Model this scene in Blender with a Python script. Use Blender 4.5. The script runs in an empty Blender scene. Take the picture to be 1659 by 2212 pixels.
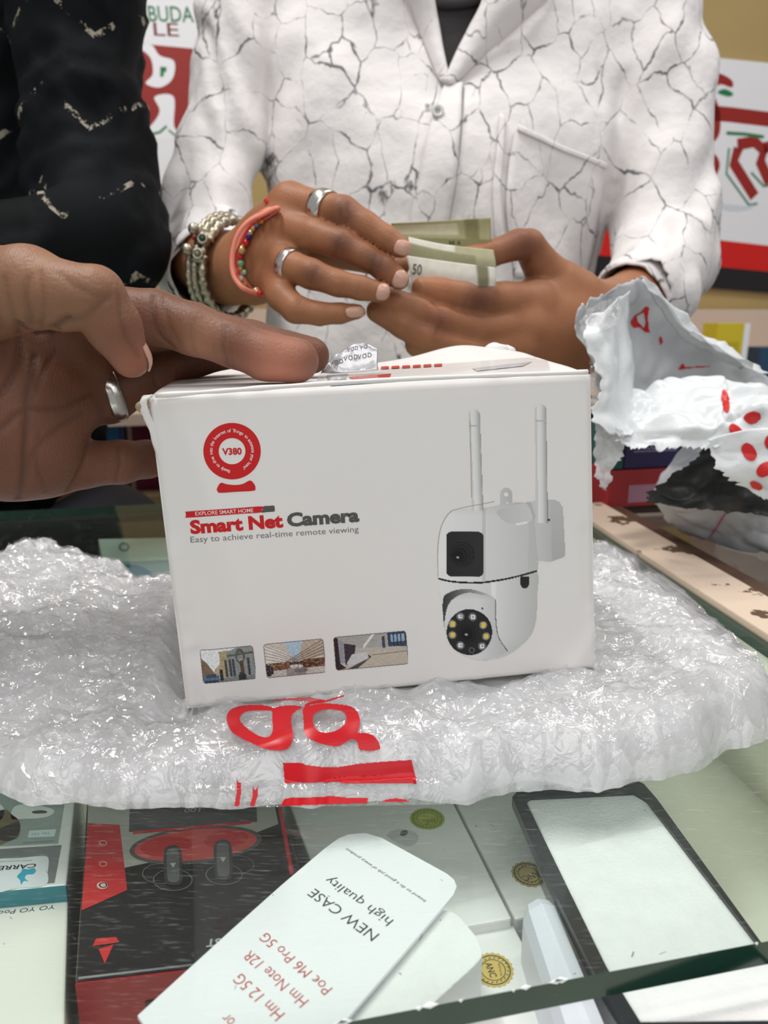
import bpy, bmesh, math, random
import numpy as np
from mathutils import Vector, Matrix
from mathutils.bvhtree import BVHTree
from mathutils.geometry import tessellate_polygon
from mathutils import noise as mnoise

random.seed(7); rng = np.random.default_rng(7)
SC = bpy.context.scene
COL = SC.collection

# ------------------------------------------------------------------ camera
F = 1650.0; CX = 829.5; CY = 1106.0          # focal length and centre in pixels of the 1659x2212 frame
TH = math.radians(14.5)                       # pitch below the horizontal
HC = 0.168                                    # camera above the glass counter top (glass top is z = 0)
CAM = np.array([0.0, 0.0, HC])
FWD = np.array([0, math.cos(TH), -math.sin(TH)]); UPV = np.array([0, math.sin(TH), math.cos(TH)]); RGT = np.array([1.0, 0, 0])
cam_d = bpy.data.cameras.new('camera'); cam = bpy.data.objects.new('camera', cam_d); COL.objects.link(cam)
cam_d.sensor_fit = 'VERTICAL'; cam_d.sensor_height = 36.0; cam_d.sensor_width = 27.0
cam_d.lens = F / 2212 * 36.0; cam_d.clip_start = 0.01; cam_d.clip_end = 50
cam.location = CAM; cam.rotation_euler = (math.pi/2 - TH, 0, 0)
cam_d.dof.use_dof = True; cam_d.dof.focus_distance = 0.305; cam_d.dof.aperture_fstop = 14.0
SC.camera = cam

# ------------------------------------------------------------------ world, lights, exposure
w = bpy.data.worlds.new('world'); SC.world = w; w.use_nodes = True
w.node_tree.nodes['Background'].inputs[0].default_value = (0.97, 0.98, 1.0, 1)
w.node_tree.nodes['Background'].inputs[1].default_value = 0.38
def area(name, loc, target, sx, sy, power, col=(1, 1, 1)):
    d = bpy.data.lights.new(name, 'AREA'); d.shape = 'RECTANGLE'; d.size = sx; d.size_y = sy; d.energy = power; d.color = col
    o = bpy.data.objects.new(name, d); COL.objects.link(o); o.location = loc
    o.rotation_euler = (Vector(target) - Vector(loc)).to_track_quat('-Z', 'Y').to_euler(); return o
area('ceiling_tube_light', (-0.5, 0.30, 1.75), (0, 0.35, 0), 1.2, 0.06, 20, (1, 0.975, 0.94))
area('ceiling_tube_light', (0.75, 0.75, 1.75), (0.2, 0.6, 0), 0.06, 1.2, 11, (1, 0.97, 0.92))
area('shop_front_daylight', (0.3, -1.6, 1.5), (0, 0.5, 0), 2.4, 1.4, 18, (1.0, 0.985, 0.96))
SC.cycles.transparent_max_bounces = 20; SC.cycles.diffuse_bounces = 6
vs = SC.view_settings; vs.view_transform = 'Standard'; vs.look = 'None'; vs.exposure = 0.0; vs.gamma = 1.0; vs.use_curve_mapping = False

# ------------------------------------------------------------------ projection helpers
def ray(px, py):
    d = FWD + (px - CX)/F*RGT - (py - CY)/F*UPV
    return d/np.linalg.norm(d)
def atY(px, py, Y):
    d = ray(px, py); return CAM + d*(Y/d[1])
def atZ(px, py, z):
    d = ray(px, py); return CAM + d*((z - HC)/d[2])
def onplane(px, py, o, n):
    d = ray(px, py); return CAM + d*(np.dot(o - CAM, n)/np.dot(d, n))
def depth(p): return float(np.dot(np.asarray(p) - CAM, FWD))
def pxr(p, r): return r*depth(p)/F            # a radius in photo pixels at point p, in metres
def proj(P):
    P = np.asarray(P, float) - CAM
    d = P@FWD; return np.stack([CX + F*(P@RGT)/d, CY - F*(P@UPV)/d], -1)

# ------------------------------------------------------------------ object helpers
def tag(o, label=None, cat=None, group=None, kind=None):
    if label: o['label'] = label
    if cat: o['category'] = cat
    if group: o['group'] = group
    if kind: o['kind'] = kind
    return o
def empty(name, loc, label, cat, group=None):
    o = bpy.data.objects.new(name, None); COL.objects.link(o); o.location = loc; o.empty_display_size = 0.02
    return tag(o, label, cat, group)
def par(o, p):
    if p is not None:
        o.parent = p
        bpy.context.view_layer.update()
        o.matrix_parent_inverse = p.matrix_world.inverted()
    return o
def obj(name, verts, faces, mat, parent=None, smooth=True, cols=None):
    me = bpy.data.meshes.new(name)
    me.from_pydata([tuple(map(float, v)) for v in verts], [], [tuple(map(int, f)) for f in faces]); me.update()
    if smooth: me.polygons.foreach_set('use_smooth', [True]*len(me.polygons))
    if cols is not None:
        a = me.color_attributes.new('col', 'FLOAT_COLOR', 'POINT')
        c = np.ones((len(verts), 4), np.float32); c[:, :3] = np.asarray(cols)[:, :3]
        a.data.foreach_set('color', c.ravel())
    for m in (mat if isinstance(mat, (list, tuple)) else [mat]): me.materials.append(m)
    o = bpy.data.objects.new(name, me); COL.objects.link(o)
    return par(o, parent)
def solid(o, t, off=0):
    m = o.modifiers.new('solid', 'SOLIDIFY'); m.thickness = t; m.offset = off; return o
def bevel(o, w_, seg=2):
    m = o.modifiers.new('bevel', 'BEVEL'); m.width = w_; m.segments = seg; m.limit_method = 'ANGLE'; m.angle_limit = 0.6; return o
def quadbox(a, b, c, d, hvec):
    """eight corners and faces of a box from a bottom quad and a height vector"""
    bot = [np.asarray(p, float) for p in (a, b, c, d)]; top = [p + np.asarray(hvec) for p in bot]
    return bot + top, [(3, 2, 1, 0), (4, 5, 6, 7), (0, 1, 5, 4), (1, 2, 6, 5), (2, 3, 7, 6), (3, 0, 4, 7)]
def box(name, lo, hi, mat, parent=None, bev=0.0):
    l, h = lo, hi
    v, f = quadbox((l[0], l[1], l[2]), (h[0], l[1], l[2]), (h[0], h[1], l[2]), (l[0], h[1], l[2]), (0, 0, h[2]-l[2]))
    o = obj(name, v, f, mat, parent, smooth=False)
    if bev: bevel(o, bev)
    return o
def srgb(r, g, b):
    def c(x):
        x /= 255.0; return x/12.92 if x <= 0.04045 else ((x + 0.055)/1.055)**2.4
    return (c(r), c(g), c(b))
def srgba(a):
    a = np.asarray(a, float)/255.0
    return np.where(a <= 0.04045, a/12.92, ((a + 0.055)/1.055)**2.4)
def interp(pts, n):
    """Catmull-Rom through pts, n samples"""
    P = np.asarray(pts, float); m = len(P)
    if m == 2: return P[0] + (P[1]-P[0])*np.linspace(0, 1, n)[:, None]
    Q = np.vstack([2*P[0]-P[1], P, 2*P[-1]-P[-2]])
    t = np.linspace(0, m-1-1e-9, n); i = t.astype(int); u = (t-i)[:, None]
    a, b, c, d = Q[i], Q[i+1], Q[i+2], Q[i+3]
    return 0.5*((2*b)+(-a+c)*u+(2*a-5*b+4*c-d)*u*u+(-a+3*b-3*c+d)*u**3)
def grid_faces(nr, nc, wrap=False):
    f = []
    for i in range(nr-1):
        for j in range(nc if wrap else nc-1):
            j2 = (j+1) % nc
            f.append((i*nc+j, i*nc+j2, (i+1)*nc+j2, (i+1)*nc+j))
    return f
def loft(rows, nr, nc):
    R = np.array([interp(r, nc) for r in rows])
    return np.stack([interp(R[:, j], nr) for j in range(nc)], 1)        # nr x nc x 3
def vnoise(P, scale, seed=0.0, octaves=3):
    P = np.asarray(P).reshape(-1, 3)*scale + seed
    return np.array([mnoise.fractal(Vector(p), 1.0, 2.0, octaves) for p in P])
def gnormals(G):
    du = np.gradient(G, axis=1); dv = np.gradient(G, axis=0)
    n = np.cross(du, dv); return n/(np.linalg.norm(n, axis=-1, keepdims=True)+1e-12)
def tube(path, r, ns=10, closed=False, caps=True):
    P = np.asarray(path, float); n = len(P); r = np.broadcast_to(np.asarray(r, float), (n,))
    T = (np.roll(P, -1, 0)-np.roll(P, 1, 0)) if closed else np.gradient(P, axis=0)
    T /= np.linalg.norm(T, axis=1, keepdims=True)+1e-12
    up = np.array([0, 0, 1.0]) if abs(T[0][2]) < 0.9 else np.array([1.0, 0, 0])
    N = np.cross(T[0], up); N /= np.linalg.norm(N); V = []
    for i in range(n):
        N = N - T[i]*np.dot(N, T[i]); N /= np.linalg.norm(N)+1e-12; B = np.cross(T[i], N)
        for k in range(ns):
            a = 2*math.pi*k/ns; V.append(P[i]+r[i]*(math.cos(a)*N+math.sin(a)*B))
    f = []
    for i in range(n if closed else n-1):
        i2 = (i+1) % n
        for k in range(ns):
            k2 = (k+1) % ns; f.append((i*ns+k, i*ns+k2, i2*ns+k2, i2*ns+k))
    if caps and not closed: f += [tuple(range(ns))[::-1], tuple((n-1)*ns+k for k in range(ns))]
    return V, f
def ball(c, r, nu=12, nv=8, sc=(1, 1, 1)):
    V = [np.array(c)+np.array([0, 0, r*sc[2]])]; f = []
    for i in range(1, nv):
        for j in range(nu):
            t = math.pi*i/nv; p = 2*math.pi*j/nu
            V.append(np.array(c)+r*np.array([sc[0]*math.sin(t)*math.cos(p), sc[1]*math.sin(t)*math.sin(p), sc[2]*math.cos(t)]))
    V.append(np.array(c)-np.array([0, 0, r*sc[2]])); L = len(V)-1
    for j in range(nu): f.append((0, 1+j, 1+(j+1) % nu)); f.append((L, L-nu+(j+1) % nu, L-nu+j))
    for i in range(nv-2):
        for j in range(nu):
            a = 1+i*nu+j; b = 1+i*nu+(j+1) % nu; f.append((a, a+nu, b+nu, b))
    return V, f
def lathe(profile, c, axis, ns=28, ref=None):
    """profile (radius, along-axis) revolved about axis through c; closed profile ring"""
    A = np.asarray(axis, float); A /= np.linalg.norm(A)
    U = np.cross(A, ref if ref is not None else ([0, 0, 1] if abs(A[2]) < .9 else [1, 0, 0])); U /= np.linalg.norm(U); W = np.cross(A, U)
    V = []; m = len(profile)
    for k in range(ns):
        a = 2*math.pi*k/ns; e = math.cos(a)*U+math.sin(a)*W
        for (r, h) in profile: V.append(np.asarray(c)+e*r+A*h)
    f = [(k*m+i, k*m+(i+1) % m, ((k+1) % ns)*m+(i+1) % m, ((k+1) % ns)*m+i) for k in range(ns) for i in range(m)]
    return V, f
def merge(parts):
    V = []; Fc = []
    for v, f in parts:
        o = len(V); V += list(v); Fc += [tuple(i+o for i in q) for q in f]
    return V, Fc

# ------------------------------------------------------------------ materials
def mat(name, col=(0.8, 0.8, 0.8), rough=0.5, metal=0.0, spec=0.5, attr=False, bump=None, noise=None, coat=0.0, sss=0.0, alpha=1.0, emit=0.0, trans=0.0):
    """bump=(scale, strength, distance); noise=(scale, amount)"""
    m = bpy.data.materials.new(name); m.use_nodes = True; nt = m.node_tree; p = nt.nodes['Principled BSDF']
    p.inputs['Base Color'].default_value = (*col, 1); p.inputs['Roughness'].default_value = rough; p.inputs['Metallic'].default_value = metal
    p.inputs['Specular IOR Level'].default_value = spec; p.inputs['Coat Weight'].default_value = coat; p.inputs['Coat Roughness'].default_value = 0.06
    p.inputs['Alpha'].default_value = alpha; p.inputs['Transmission Weight'].default_value = trans
    if sss:
        p.inputs['Subsurface Weight'].default_value = sss; p.inputs['Subsurface Radius'].default_value = (0.006, 0.0025, 0.0015); p.inputs['Subsurface Scale'].default_value = 0.5
    src = None; tc = nt.nodes.new('ShaderNodeTexCoord')
    if attr:
        a = nt.nodes.new('ShaderNodeVertexColor'); a.layer_name = 'col'; src = a.outputs['Color']
    if noise:
        n = nt.nodes.new('ShaderNodeTexNoise'); n.inputs['Scale'].default_value = noise[0]; n.inputs['Detail'].default_value = 5
        nt.links.new(tc.outputs['Object'], n.inputs['Vector'])
        mr = nt.nodes.new('ShaderNodeMapRange'); mr.inputs['From Min'].default_value = 0.3; mr.inputs['From Max'].default_value = 0.7
        mr.inputs['To Min'].default_value = 1-noise[1]; mr.inputs['To Max'].default_value = 1+noise[1]*0.6
        nt.links.new(n.outputs['Fac'], mr.inputs['Value'])
        mx = nt.nodes.new('ShaderNodeVectorMath'); mx.operation = 'SCALE'
        if src: nt.links.new(src, mx.inputs[0])
        else: mx.inputs[0].default_value = col
        nt.links.new(mr.outputs['Result'], mx.inputs['Scale']); src = mx.outputs['Vector']
    if src: nt.links.new(src, p.inputs['Base Color'])
    if bump:
        n = nt.nodes.new('ShaderNodeTexNoise'); n.inputs['Scale'].default_value = bump[0]; n.inputs['Detail'].default_value = 4
        nt.links.new(tc.outputs['Object'], n.inputs['Vector'])
        b = nt.nodes.new('ShaderNodeBump'); b.inputs['Strength'].default_value = bump[1]; b.inputs['Distance'].default_value = bump[2]
        nt.links.new(n.outputs['Fac'], b.inputs['Height']); nt.links.new(b.outputs['Normal'], p.inputs['Normal'])
    if emit:
        p.inputs['Emission Color'].default_value = (*col, 1); p.inputs['Emission Strength'].default_value = emit
    return m
M_PRINT = mat('printed_ink', rough=0.45, attr=True, spec=0.35)
M_PRINTG = mat('glossy_print', rough=0.25, attr=True, spec=0.5)

# ------------------------------------------------------------------ flat print: polygons, text, raster patches on a plane
class Plane:
    """a flat face: origin o, x axis ex, y axis ey; px->local by camera ray (to read off where the print sits)"""
    def __init__(s, o, ex, ey):
        s.o = np.asarray(o, float); s.ex = np.asarray(ex, float)/np.linalg.norm(ex); ey = np.asarray(ey, float)
        s.n = np.cross(s.ex, ey); s.n /= np.linalg.norm(s.n); s.ey = np.cross(s.n, s.ex)
    def loc(s, px, py):
        q = onplane(px, py, s.o, s.n)-s.o; return np.array([q@s.ex, q@s.ey])
    def pt(s, x, y, h=0.0): return s.o+x*s.ex+y*s.ey+h*s.n
class Print:
    """collects flat coloured shapes lying on a Plane and links them as one mesh; fn(x,y) gives extra height of the real surface"""
    def __init__(s, plane, lift=1e-4, fn=None): s.p = plane; s.V = []; s.F = []; s.C = []; s.lift = lift; s.layer = 0; s.fn = fn
    def _add(s, pts, faces, col):
        b = len(s.V); h = s.lift+s.layer*3e-5
        for x, y in pts: s.V.append(s.p.pt(x, y, h+(s.fn(x, y) if s.fn else 0)))
        cols = [col]*len(pts) if np.ndim(col) == 1 else list(col)
        s.C += cols; s.F += [tuple(i+b for i in f) for f in faces]
    def up(s): s.layer += 1; return s
    def loops(s, loops, col, px=True):
        L = [[(s.p.loc(*q) if px else np.array(q)) for q in lp] for lp in loops]
        tris = tessellate_polygon([[Vector((q[0], q[1], 0)) for q in lp] for lp in L])
        flat = [q for lp in L for q in lp]
        tr = []
        for t in tris:
            a, b, c = (flat[i] for i in t)
            cr = (b[0]-a[0])*(c[1]-a[1])-(b[1]-a[1])*(c[0]-a[0])
            tr.append(t if cr > 0 else t[::-1])
        s._add(flat, tr, col); return s
    def poly(s, pts, col): return s.loops([pts], col)
    def smooth(s, pts, col, n=6, holes=()):
        return s.loops([closed_spline(pts, n)]+[closed_spline(h, n) for h in holes], col)
    def disc(s, c, rx, ry, col, n=40, hole=None, rot=0):
        def ring(a, b): return [(c[0]+a*math.cos(t)*math.cos(rot)-b*math.sin(t)*math.sin(rot), c[1]+a*math.cos(t)*math.sin(rot)+b*math.sin(t)*math.cos(rot)) for t in np.linspace(0, 2*math.pi, n, endpoint=False)]
        lp = [ring(rx, ry)]
        if hole: lp.append(ring(rx*hole, ry*hole))
        return s.loops(lp, col)
    def line(s, pts, wd, col, px=True):
        P = np.array([(s.p.loc(*q) if px else q) for q in pts])
        if px: wd = wd*depth(s.p.pt(*P[0]))/F
        T = np.gradient(P, axis=0); T /= np.linalg.norm(T, axis=1, keepdims=True)+1e-12; N = np.stack([-T[:, 1], T[:, 0]], 1)*wd/2
        pts2 = list(P+N)+list(P-N); n = len(P)
        s._add(pts2, [(i, n+i, n+i+1, i+1) for i in range(n-1)], col); return s
    def text(s, txt, p0, p1, col, height=None, bold=0.0, px=True, shear=0.0, flip=False, spacing=1.0):
        """baseline from p0 to p1 in photo pixels; height = cap height in pixels (None keeps proportions)"""
        a = s.p.loc(*p0) if px else np.array(p0); b = s.p.loc(*p1) if px else np.array(p1)
        V, T = text_mesh(txt, bold, shear, spacing)
        if len(V) == 0: return s
        x0, x1 = V[:, 0].min(), V[:, 0].max(); ex = b-a; L = np.linalg.norm(ex); ex = ex/L; ey = np.array([-ex[1], ex[0]])
        sx = L/(x1-x0); sy = sx if height is None else (height*depth(s.p.pt(*a))/F if px else height)/0.7
        pts = [a+ex*(v[0]-x0)*sx+ey*v[1]*sy for v in V]
        s._add(pts, T, col); return s
    def arc_text(s, txt, c, r, a0, a1, hgt, col, bold=0.0):
        """letters around a circle (plane units), from angle a0 to a1"""
        n = len(txt)
        for i, ch in enumerate(txt):
            if ch == ' ': continue
            V, T = text_mesh(ch, bold); t = a0+(a1-a0)*(i+0.5)/n; sg = -1 if a1 < a0 else 1
            rad = np.array([math.cos(t), math.sin(t)]); tan = np.array([-math.sin(t), math.cos(t)])*sg; upv = -rad*sg
            xm = (V[:, 0].min()+V[:, 0].max())/2
            s._add([np.array(c)+rad*r+tan*(v[0]-xm)*hgt/0.7+upv*(v[1]-0.35)*hgt/0.7 for v in V], T, col)
        return s
    def raster(s, x0, y0, x1, y1, step, fn):
        """fn(X, Y) -> rgb(linear), alpha mask; sampled on a pixel grid"""
        nx = int((x1-x0)/step)+1; ny = int((y1-y0)/step)+1
        X, Y = np.meshgrid(np.linspace(x0, x1, nx), np.linspace(y0, y1, ny))
        rgb, al = fn(X, Y)
        ok = al > 0.5; fok = ok[:-1, :-1] & ok[1:, :-1] & ok[:-1, 1:] & ok[1:, 1:]
        idx = np.arange(nx*ny).reshape(ny, nx)
        fi = np.stack([idx[:-1, :-1][fok], idx[1:, :-1][fok], idx[1:, 1:][fok], idx[:-1, 1:][fok]], 1)
        used = np.unique(fi); remap = -np.ones(nx*ny, int); remap[used] = np.arange(len(used))
        XY = np.stack([X.ravel()[used], Y.ravel()[used]], 1)
        s._add([s.p.loc(*q) for q in XY], remap[fi], rgb.reshape(-1, 3)[used]); return s
    def build(s, name, parent, m=None):
        return obj(name, s.V, s.F, m or M_PRINT, parent, smooth=False, cols=s.C)
def closed_spline(pts, n=6):
    P = [np.array(p, float) for p in pts]; m = len(P); out = []
    for i in range(m):
        a, b, c, d = P[i-1], P[i], P[(i+1) % m], P[(i+2) % m]
        for k in range(n):
            u = k/n; out.append(tuple(0.5*((2*b)+(-a+c)*u+(2*a-5*b+4*c-d)*u*u+(-a+3*b-3*c+d)*u**3)))
    return out
_tc = {}
def text_mesh(txt, bold=0.0, shear=0.0, spacing=1.0):
    k = (txt, bold, shear, spacing)
    if k in _tc: return _tc[k]
    c = bpy.data.curves.new('t', 'FONT'); c.body = txt; c.offset = bold; c.shear = shear; c.space_character = spacing; c.resolution_u = 3
    o = bpy.data.objects.new('t', c); COL.objects.link(o)
    dg = bpy.context.evaluated_depsgraph_get(); me = bpy.data.meshes.new_from_object(o.evaluated_get(dg))
    V = np.array([v.co[:2] for v in me.vertices]) if len(me.vertices) else np.zeros((0, 2))
    T = [tuple(p.vertices) for p in me.polygons]
    bpy.data.objects.remove(o); bpy.data.curves.remove(c); bpy.data.meshes.remove(me)
    _tc[k] = (V, T); return V, T
def inpoly(X, Y, poly):
    P = np.asarray(poly, float); r = np.zeros(X.shape, bool); j = len(P)-1
    for i in range(len(P)):
        xi, yi = P[i]; xj, yj = P[j]
        c = ((yi > Y) != (yj > Y)) & (X < (xj-xi)*(Y-yi)/((yj-yi) if yj != yi else 1e-9)+xi); r ^= c; j = i
    return r

# ------------------------------------------------------------------ implicit surfaces (bodies, hands) meshed by surface nets
class Vol:
    def __init__(s, lo, hi, h):
        s.lo = np.asarray(lo, float); s.h = h; s.n = (np.ceil((np.asarray(hi)-s.lo)/h)).astype(int)+1
        s.ax = [(s.lo[i]+np.arange(s.n[i])*h).astype(np.float32) for i in range(3)]
    def new(s): return np.full(tuple(s.n), 0.05, np.float32)
    def sub(s, lo, hi):
        a = np.clip(np.floor((lo-s.lo)/s.h).astype(int), 0, s.n); b = np.clip(np.ceil((hi-s.lo)/s.h).astype(int)+1, 0, s.n)
        sl = tuple(slice(a[i], b[i]) for i in range(3))
        return sl, s.ax[0][sl[0]][:, None, None], s.ax[1][sl[1]][None, :, None], s.ax[2][sl[2]][None, None, :]
    def cone(s, A, a, b, r1, r2, k=0.002):
        a = np.asarray(a, float); b = np.asarray(b, float); m = max(r1, r2)+k+3*s.h+0.004
        sl, X, Y, Z = s.sub(np.minimum(a, b)-m, np.maximum(a, b)+m)
        if 0 in A[sl].shape: return
        ba = b-a; L = float(ba@ba)+1e-12
        t = np.clip(((X-a[0])*ba[0]+(Y-a[1])*ba[1]+(Z-a[2])*ba[2])/L, 0, 1)
        d = np.sqrt((X-a[0]-t*ba[0])**2+(Y-a[1]-t*ba[1])**2+(Z-a[2]-t*ba[2])**2)-(r1+(r2-r1)*t)
        A[sl] = smin(A[sl], d.astype(np.float32), k)
    def ell(s, A, c, R, rad, k=0.004):
        """ellipsoid; R rows = axes"""
        c = np.asarray(c, float); R = np.asarray(R, float); rad = np.asarray(rad, float); m = rad.max()+k+3*s.h+0.004
        sl, X, Y, Z = s.sub(c-m, c+m)
        if 0 in A[sl].shape: return
        q = [(X-c[0])*R[i][0]+(Y-c[1])*R[i][1]+(Z-c[2])*R[i][2] for i in range(3)]
        k0 = np.sqrt(sum((q[i]/rad[i])**2 for i in range(3))); k1 = np.sqrt(sum((q[i]/rad[i]**2)**2 for i in range(3)))+1e-9
        A[sl] = smin(A[sl], (k0*(k0-1)/k1).astype(np.float32), k)
    def chain(s, A, P, r, k=0.002):
        for i in range(len(P)-1): s.cone(A, P[i], P[i+1], r[i], r[i+1], k)
    def near(s, c, r0, r1):
        """1 near c, 0 beyond r1"""
        X, Y, Z = s.ax[0][:, None, None], s.ax[1][None, :, None], s.ax[2][None, None, :]
        d = np.sqrt((X-c[0])**2+(Y-c[1])**2+(Z-c[2])**2)
        return np.clip((r1-d)/(r1-r0), 0, 1).astype(np.float32)
    def mesh(s, A, it=2):
        return nets(A, s.lo, s.h, it)
def smin(a, b, k):
    if np.ndim(k) == 0 and k <= 0: return np.minimum(a, b)
    h = np.maximum(k-np.abs(a-b), 0)/np.maximum(k, 1e-6)
    return np.minimum(a, b)-h*h*k*0.25
def nets(A, lo, h, it=2):
    ins = A < 0; n = A.shape
    c = np.zeros((n[0]-1, n[1]-1, n[2]-1), np.int8)
    cor = [(i, j, k) for i in (0, 1) for j in (0, 1) for k in (0, 1)]
    for (i, j, k) in cor: c += ins[i:n[0]-1+i, j:n[1]-1+j, k:n[2]-1+k]
    act = np.argwhere((c > 0) & (c < 8)); idx = -np.ones(c.shape, np.int32); idx[tuple(act.T)] = np.arange(len(act))
    vals = {q: A[act[:, 0]+q[0], act[:, 1]+q[1], act[:, 2]+q[2]] for q in cor}
    S = np.zeros((len(act), 3)); N = np.zeros(len(act))
    for q in cor:
        for ax in range(3):
            if q[ax]: continue
            p = list(q); p[ax] = 1; p = tuple(p); a, b = vals[q], vals[p]; m = (a < 0) != (b < 0)
            t = np.where(m, a/np.where(m, a-b, 1), 0)
            e = np.tile(np.array(q, float), (len(act), 1)); e[:, ax] += t
            S += e*m[:, None]; N += m
    V = lo+(act+S/N[:, None])*h
    Fs = []
    for ax in range(3):
        s0 = [slice(1, m-1) for m in n]; s0[ax] = slice(0, n[ax]-1); s1 = list(s0); s1[ax] = slice(1, n[ax])
        a, b = ins[tuple(s0)], ins[tuple(s1)]
        u, v = (ax+1) % 3, (ax+2) % 3
        for sign in (0, 1):
            m = (a & ~b) if sign == 0 else (~a & b)
            P = np.argwhere(m)
            if not len(P): continue
            P[:, u] += 1; P[:, v] += 1
            du = np.zeros(3, int); du[u] = 1; dv = np.zeros(3, int); dv[v] = 1
            q = [P-du-dv, P-dv, P, P-du]
            q = [idx[tuple(x.T)] for x in q]
            Fs.append(np.stack(q if sign == 0 else q[::-1], 1))
    Fq = np.concatenate(Fs); Fq = Fq[(Fq >= 0).all(1)]
    E = np.concatenate([Fq[:, [0, 1]], Fq[:, [1, 2]], Fq[:, [2, 3]], Fq[:, [3, 0]]])
    for lam in [0.5, 0.5]*it if it else []:
        acc = np.zeros_like(V); cnt = np.zeros(len(V))
        for d in range(3): acc[:, d] = np.bincount(E[:, 0], V[E[:, 1], d], len(V))+np.bincount(E[:, 1], V[E[:, 0], d], len(V))
        cnt = np.bincount(E[:, 0], minlength=len(V))+np.bincount(E[:, 1], minlength=len(V))
        V = V+lam*(acc/np.maximum(cnt, 1)[:, None]-V)
    return V, Fq
def mnormals(V, Fq):
    n = np.cross(V[Fq[:, 2]]-V[Fq[:, 0]], V[Fq[:, 3]]-V[Fq[:, 1]]); N = np.zeros_like(V)
    for k in range(4):
        for d in range(3): N[:, d] += np.bincount(Fq[:, k], n[:, d], len(V))
    return N/(np.linalg.norm(N, axis=1, keepdims=True)+1e-12)
def bvh(V, Fq): return BVHTree.FromPolygons([tuple(v) for v in V], [tuple(map(int, f)) for f in Fq])
def hit(b, px, py, off=0.0):
    d = ray(px, py); h = b.ray_cast(Vector(CAM), Vector(d))
    if h[0] is None: return None
    n = np.array(h[1]); n = n if n@d < 0 else -n
    return np.array(h[0])+n*off
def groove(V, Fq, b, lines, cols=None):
    """skin creases, cut in and darkened in the colour: pixel polylines dropped on the surface, (pts, width m, depth m, tint)"""
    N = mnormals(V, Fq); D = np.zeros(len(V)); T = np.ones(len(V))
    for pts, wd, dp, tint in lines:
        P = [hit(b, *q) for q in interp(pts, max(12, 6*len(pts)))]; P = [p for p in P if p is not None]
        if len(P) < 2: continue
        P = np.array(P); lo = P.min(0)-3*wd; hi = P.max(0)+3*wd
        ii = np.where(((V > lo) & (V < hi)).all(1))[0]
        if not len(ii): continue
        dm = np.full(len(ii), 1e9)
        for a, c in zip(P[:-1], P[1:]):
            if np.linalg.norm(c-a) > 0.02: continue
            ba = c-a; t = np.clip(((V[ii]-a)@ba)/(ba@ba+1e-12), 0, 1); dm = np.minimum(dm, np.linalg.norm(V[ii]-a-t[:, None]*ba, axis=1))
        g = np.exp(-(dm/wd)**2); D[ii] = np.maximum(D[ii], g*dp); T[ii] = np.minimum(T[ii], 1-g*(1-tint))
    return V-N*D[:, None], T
# ================================================================== the setting
YAW = math.radians(12.3); WX = np.array([math.cos(YAW), math.sin(YAW), 0]); WY = np.array([-math.sin(YAW), math.cos(YAW), 0]); ZV = np.array([0, 0, 1.0])
def slab(name, o, ex, ey, ez, m, parent=None, bev=0):
    o = np.asarray(o, float); v, f = quadbox(o, o+ex, o+ex+ey, o+ey, ez)
    ob = obj(name, v, f, m, parent, smooth=False)
    if bev: bevel(ob, bev)
    return ob
FLOOR_Z = -0.95
M_WALL = mat('beige_wall_paint', srgb(176, 150, 98), 0.7, noise=(3, 0.08), bump=(60, 0.1, 0.002))
wall_o = np.array([0, 1.75, 0])
wb = slab('wall_back', wall_o-2.2*WX+[0, 0, FLOOR_Z], 4.4*WX, 0.1*WY, 2.9*ZV, M_WALL); tag(wb, kind='structure')
fl = slab('floor', np.array([-2.4, -1.0, FLOOR_Z-0.05]), np.array([5.2, 0, 0]), np.array([0, 3.6, 0]), 0.05*ZV, mat('grey_floor', srgb(150, 145, 138), 0.5, noise=(8, 0.1))); tag(fl, kind='structure')

# ---- banners fixed to the back wall (read on the wall plane)
WP = Plane(wall_o-0.012*WY, WX, ZV)
M_VINYL = mat('white_banner_vinyl', srgb(232, 232, 236), 0.35, noise=(5, 0.02))
def banner(name, px_quad, label, thick=0.010):
    q = [WP.pt(*WP.loc(*p)) for p in px_quad]
    v, f = quadbox(q[0], q[1], q[2], q[3], WY*thick)
    b = obj(name, v, f, M_VINYL, None, smooth=False); tag(b, label, 'banner'); return b
RED = srgba((150, 36, 28)); GRN = srgba((26, 120, 70)); BRN = srgba((120, 50, 40)); DRED = srgba((214, 30, 26)); BLK = srgba((26, 22, 26)); WHT = srgba((238, 238, 242))
b1 = banner('shop_banner', [(-400, 430), (520, 480), (520, -160), (-400, -220)], 'white shop banner with green BUDA lettering behind the black shirt')
P = Print(WP)
P.text('BUDA', (322, 46), (420, 48), GRN, 30, 0.012).text('LE', (333, 77), (387, 79), BRN, 26, 0.008)
P.poly([(200, 85), (430, 106), (400, 300), (200, 290)], RED).up()
def cz(x, y): return (x/2, y/2)
P.smooth([cz(600, 200), cz(655, 195), cz(690, 240), cz(752, 265), cz(745, 340), cz(690, 378), cz(630, 360), cz(660, 320), cz(650, 250)], WHT)
P.smooth([cz(668, 418), cz(750, 418), cz(752, 545), cz(790, 590), cz(700, 600), cz(590, 590), cz(650, 545), cz(690, 480)], WHT).up()
P.poly([cz(692, 288), cz(720, 290), cz(718, 312), cz(708, 312), cz(708, 330), cz(692, 334)], GRN)
P.line([cz(652, 580), cz(690, 572), cz(720, 545)], 5, GRN).line([cz(728, 562), cz(760, 588)], 4, GRN)
P.build('printed_lettering', b1)
b2 = banner('shop_banner', [(1130, 590), (2100, 668), (2100, 180), (1130, 83)], 'white shop banner with large red Hindi letters behind the white sleeve')
P = Print(WP)
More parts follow.
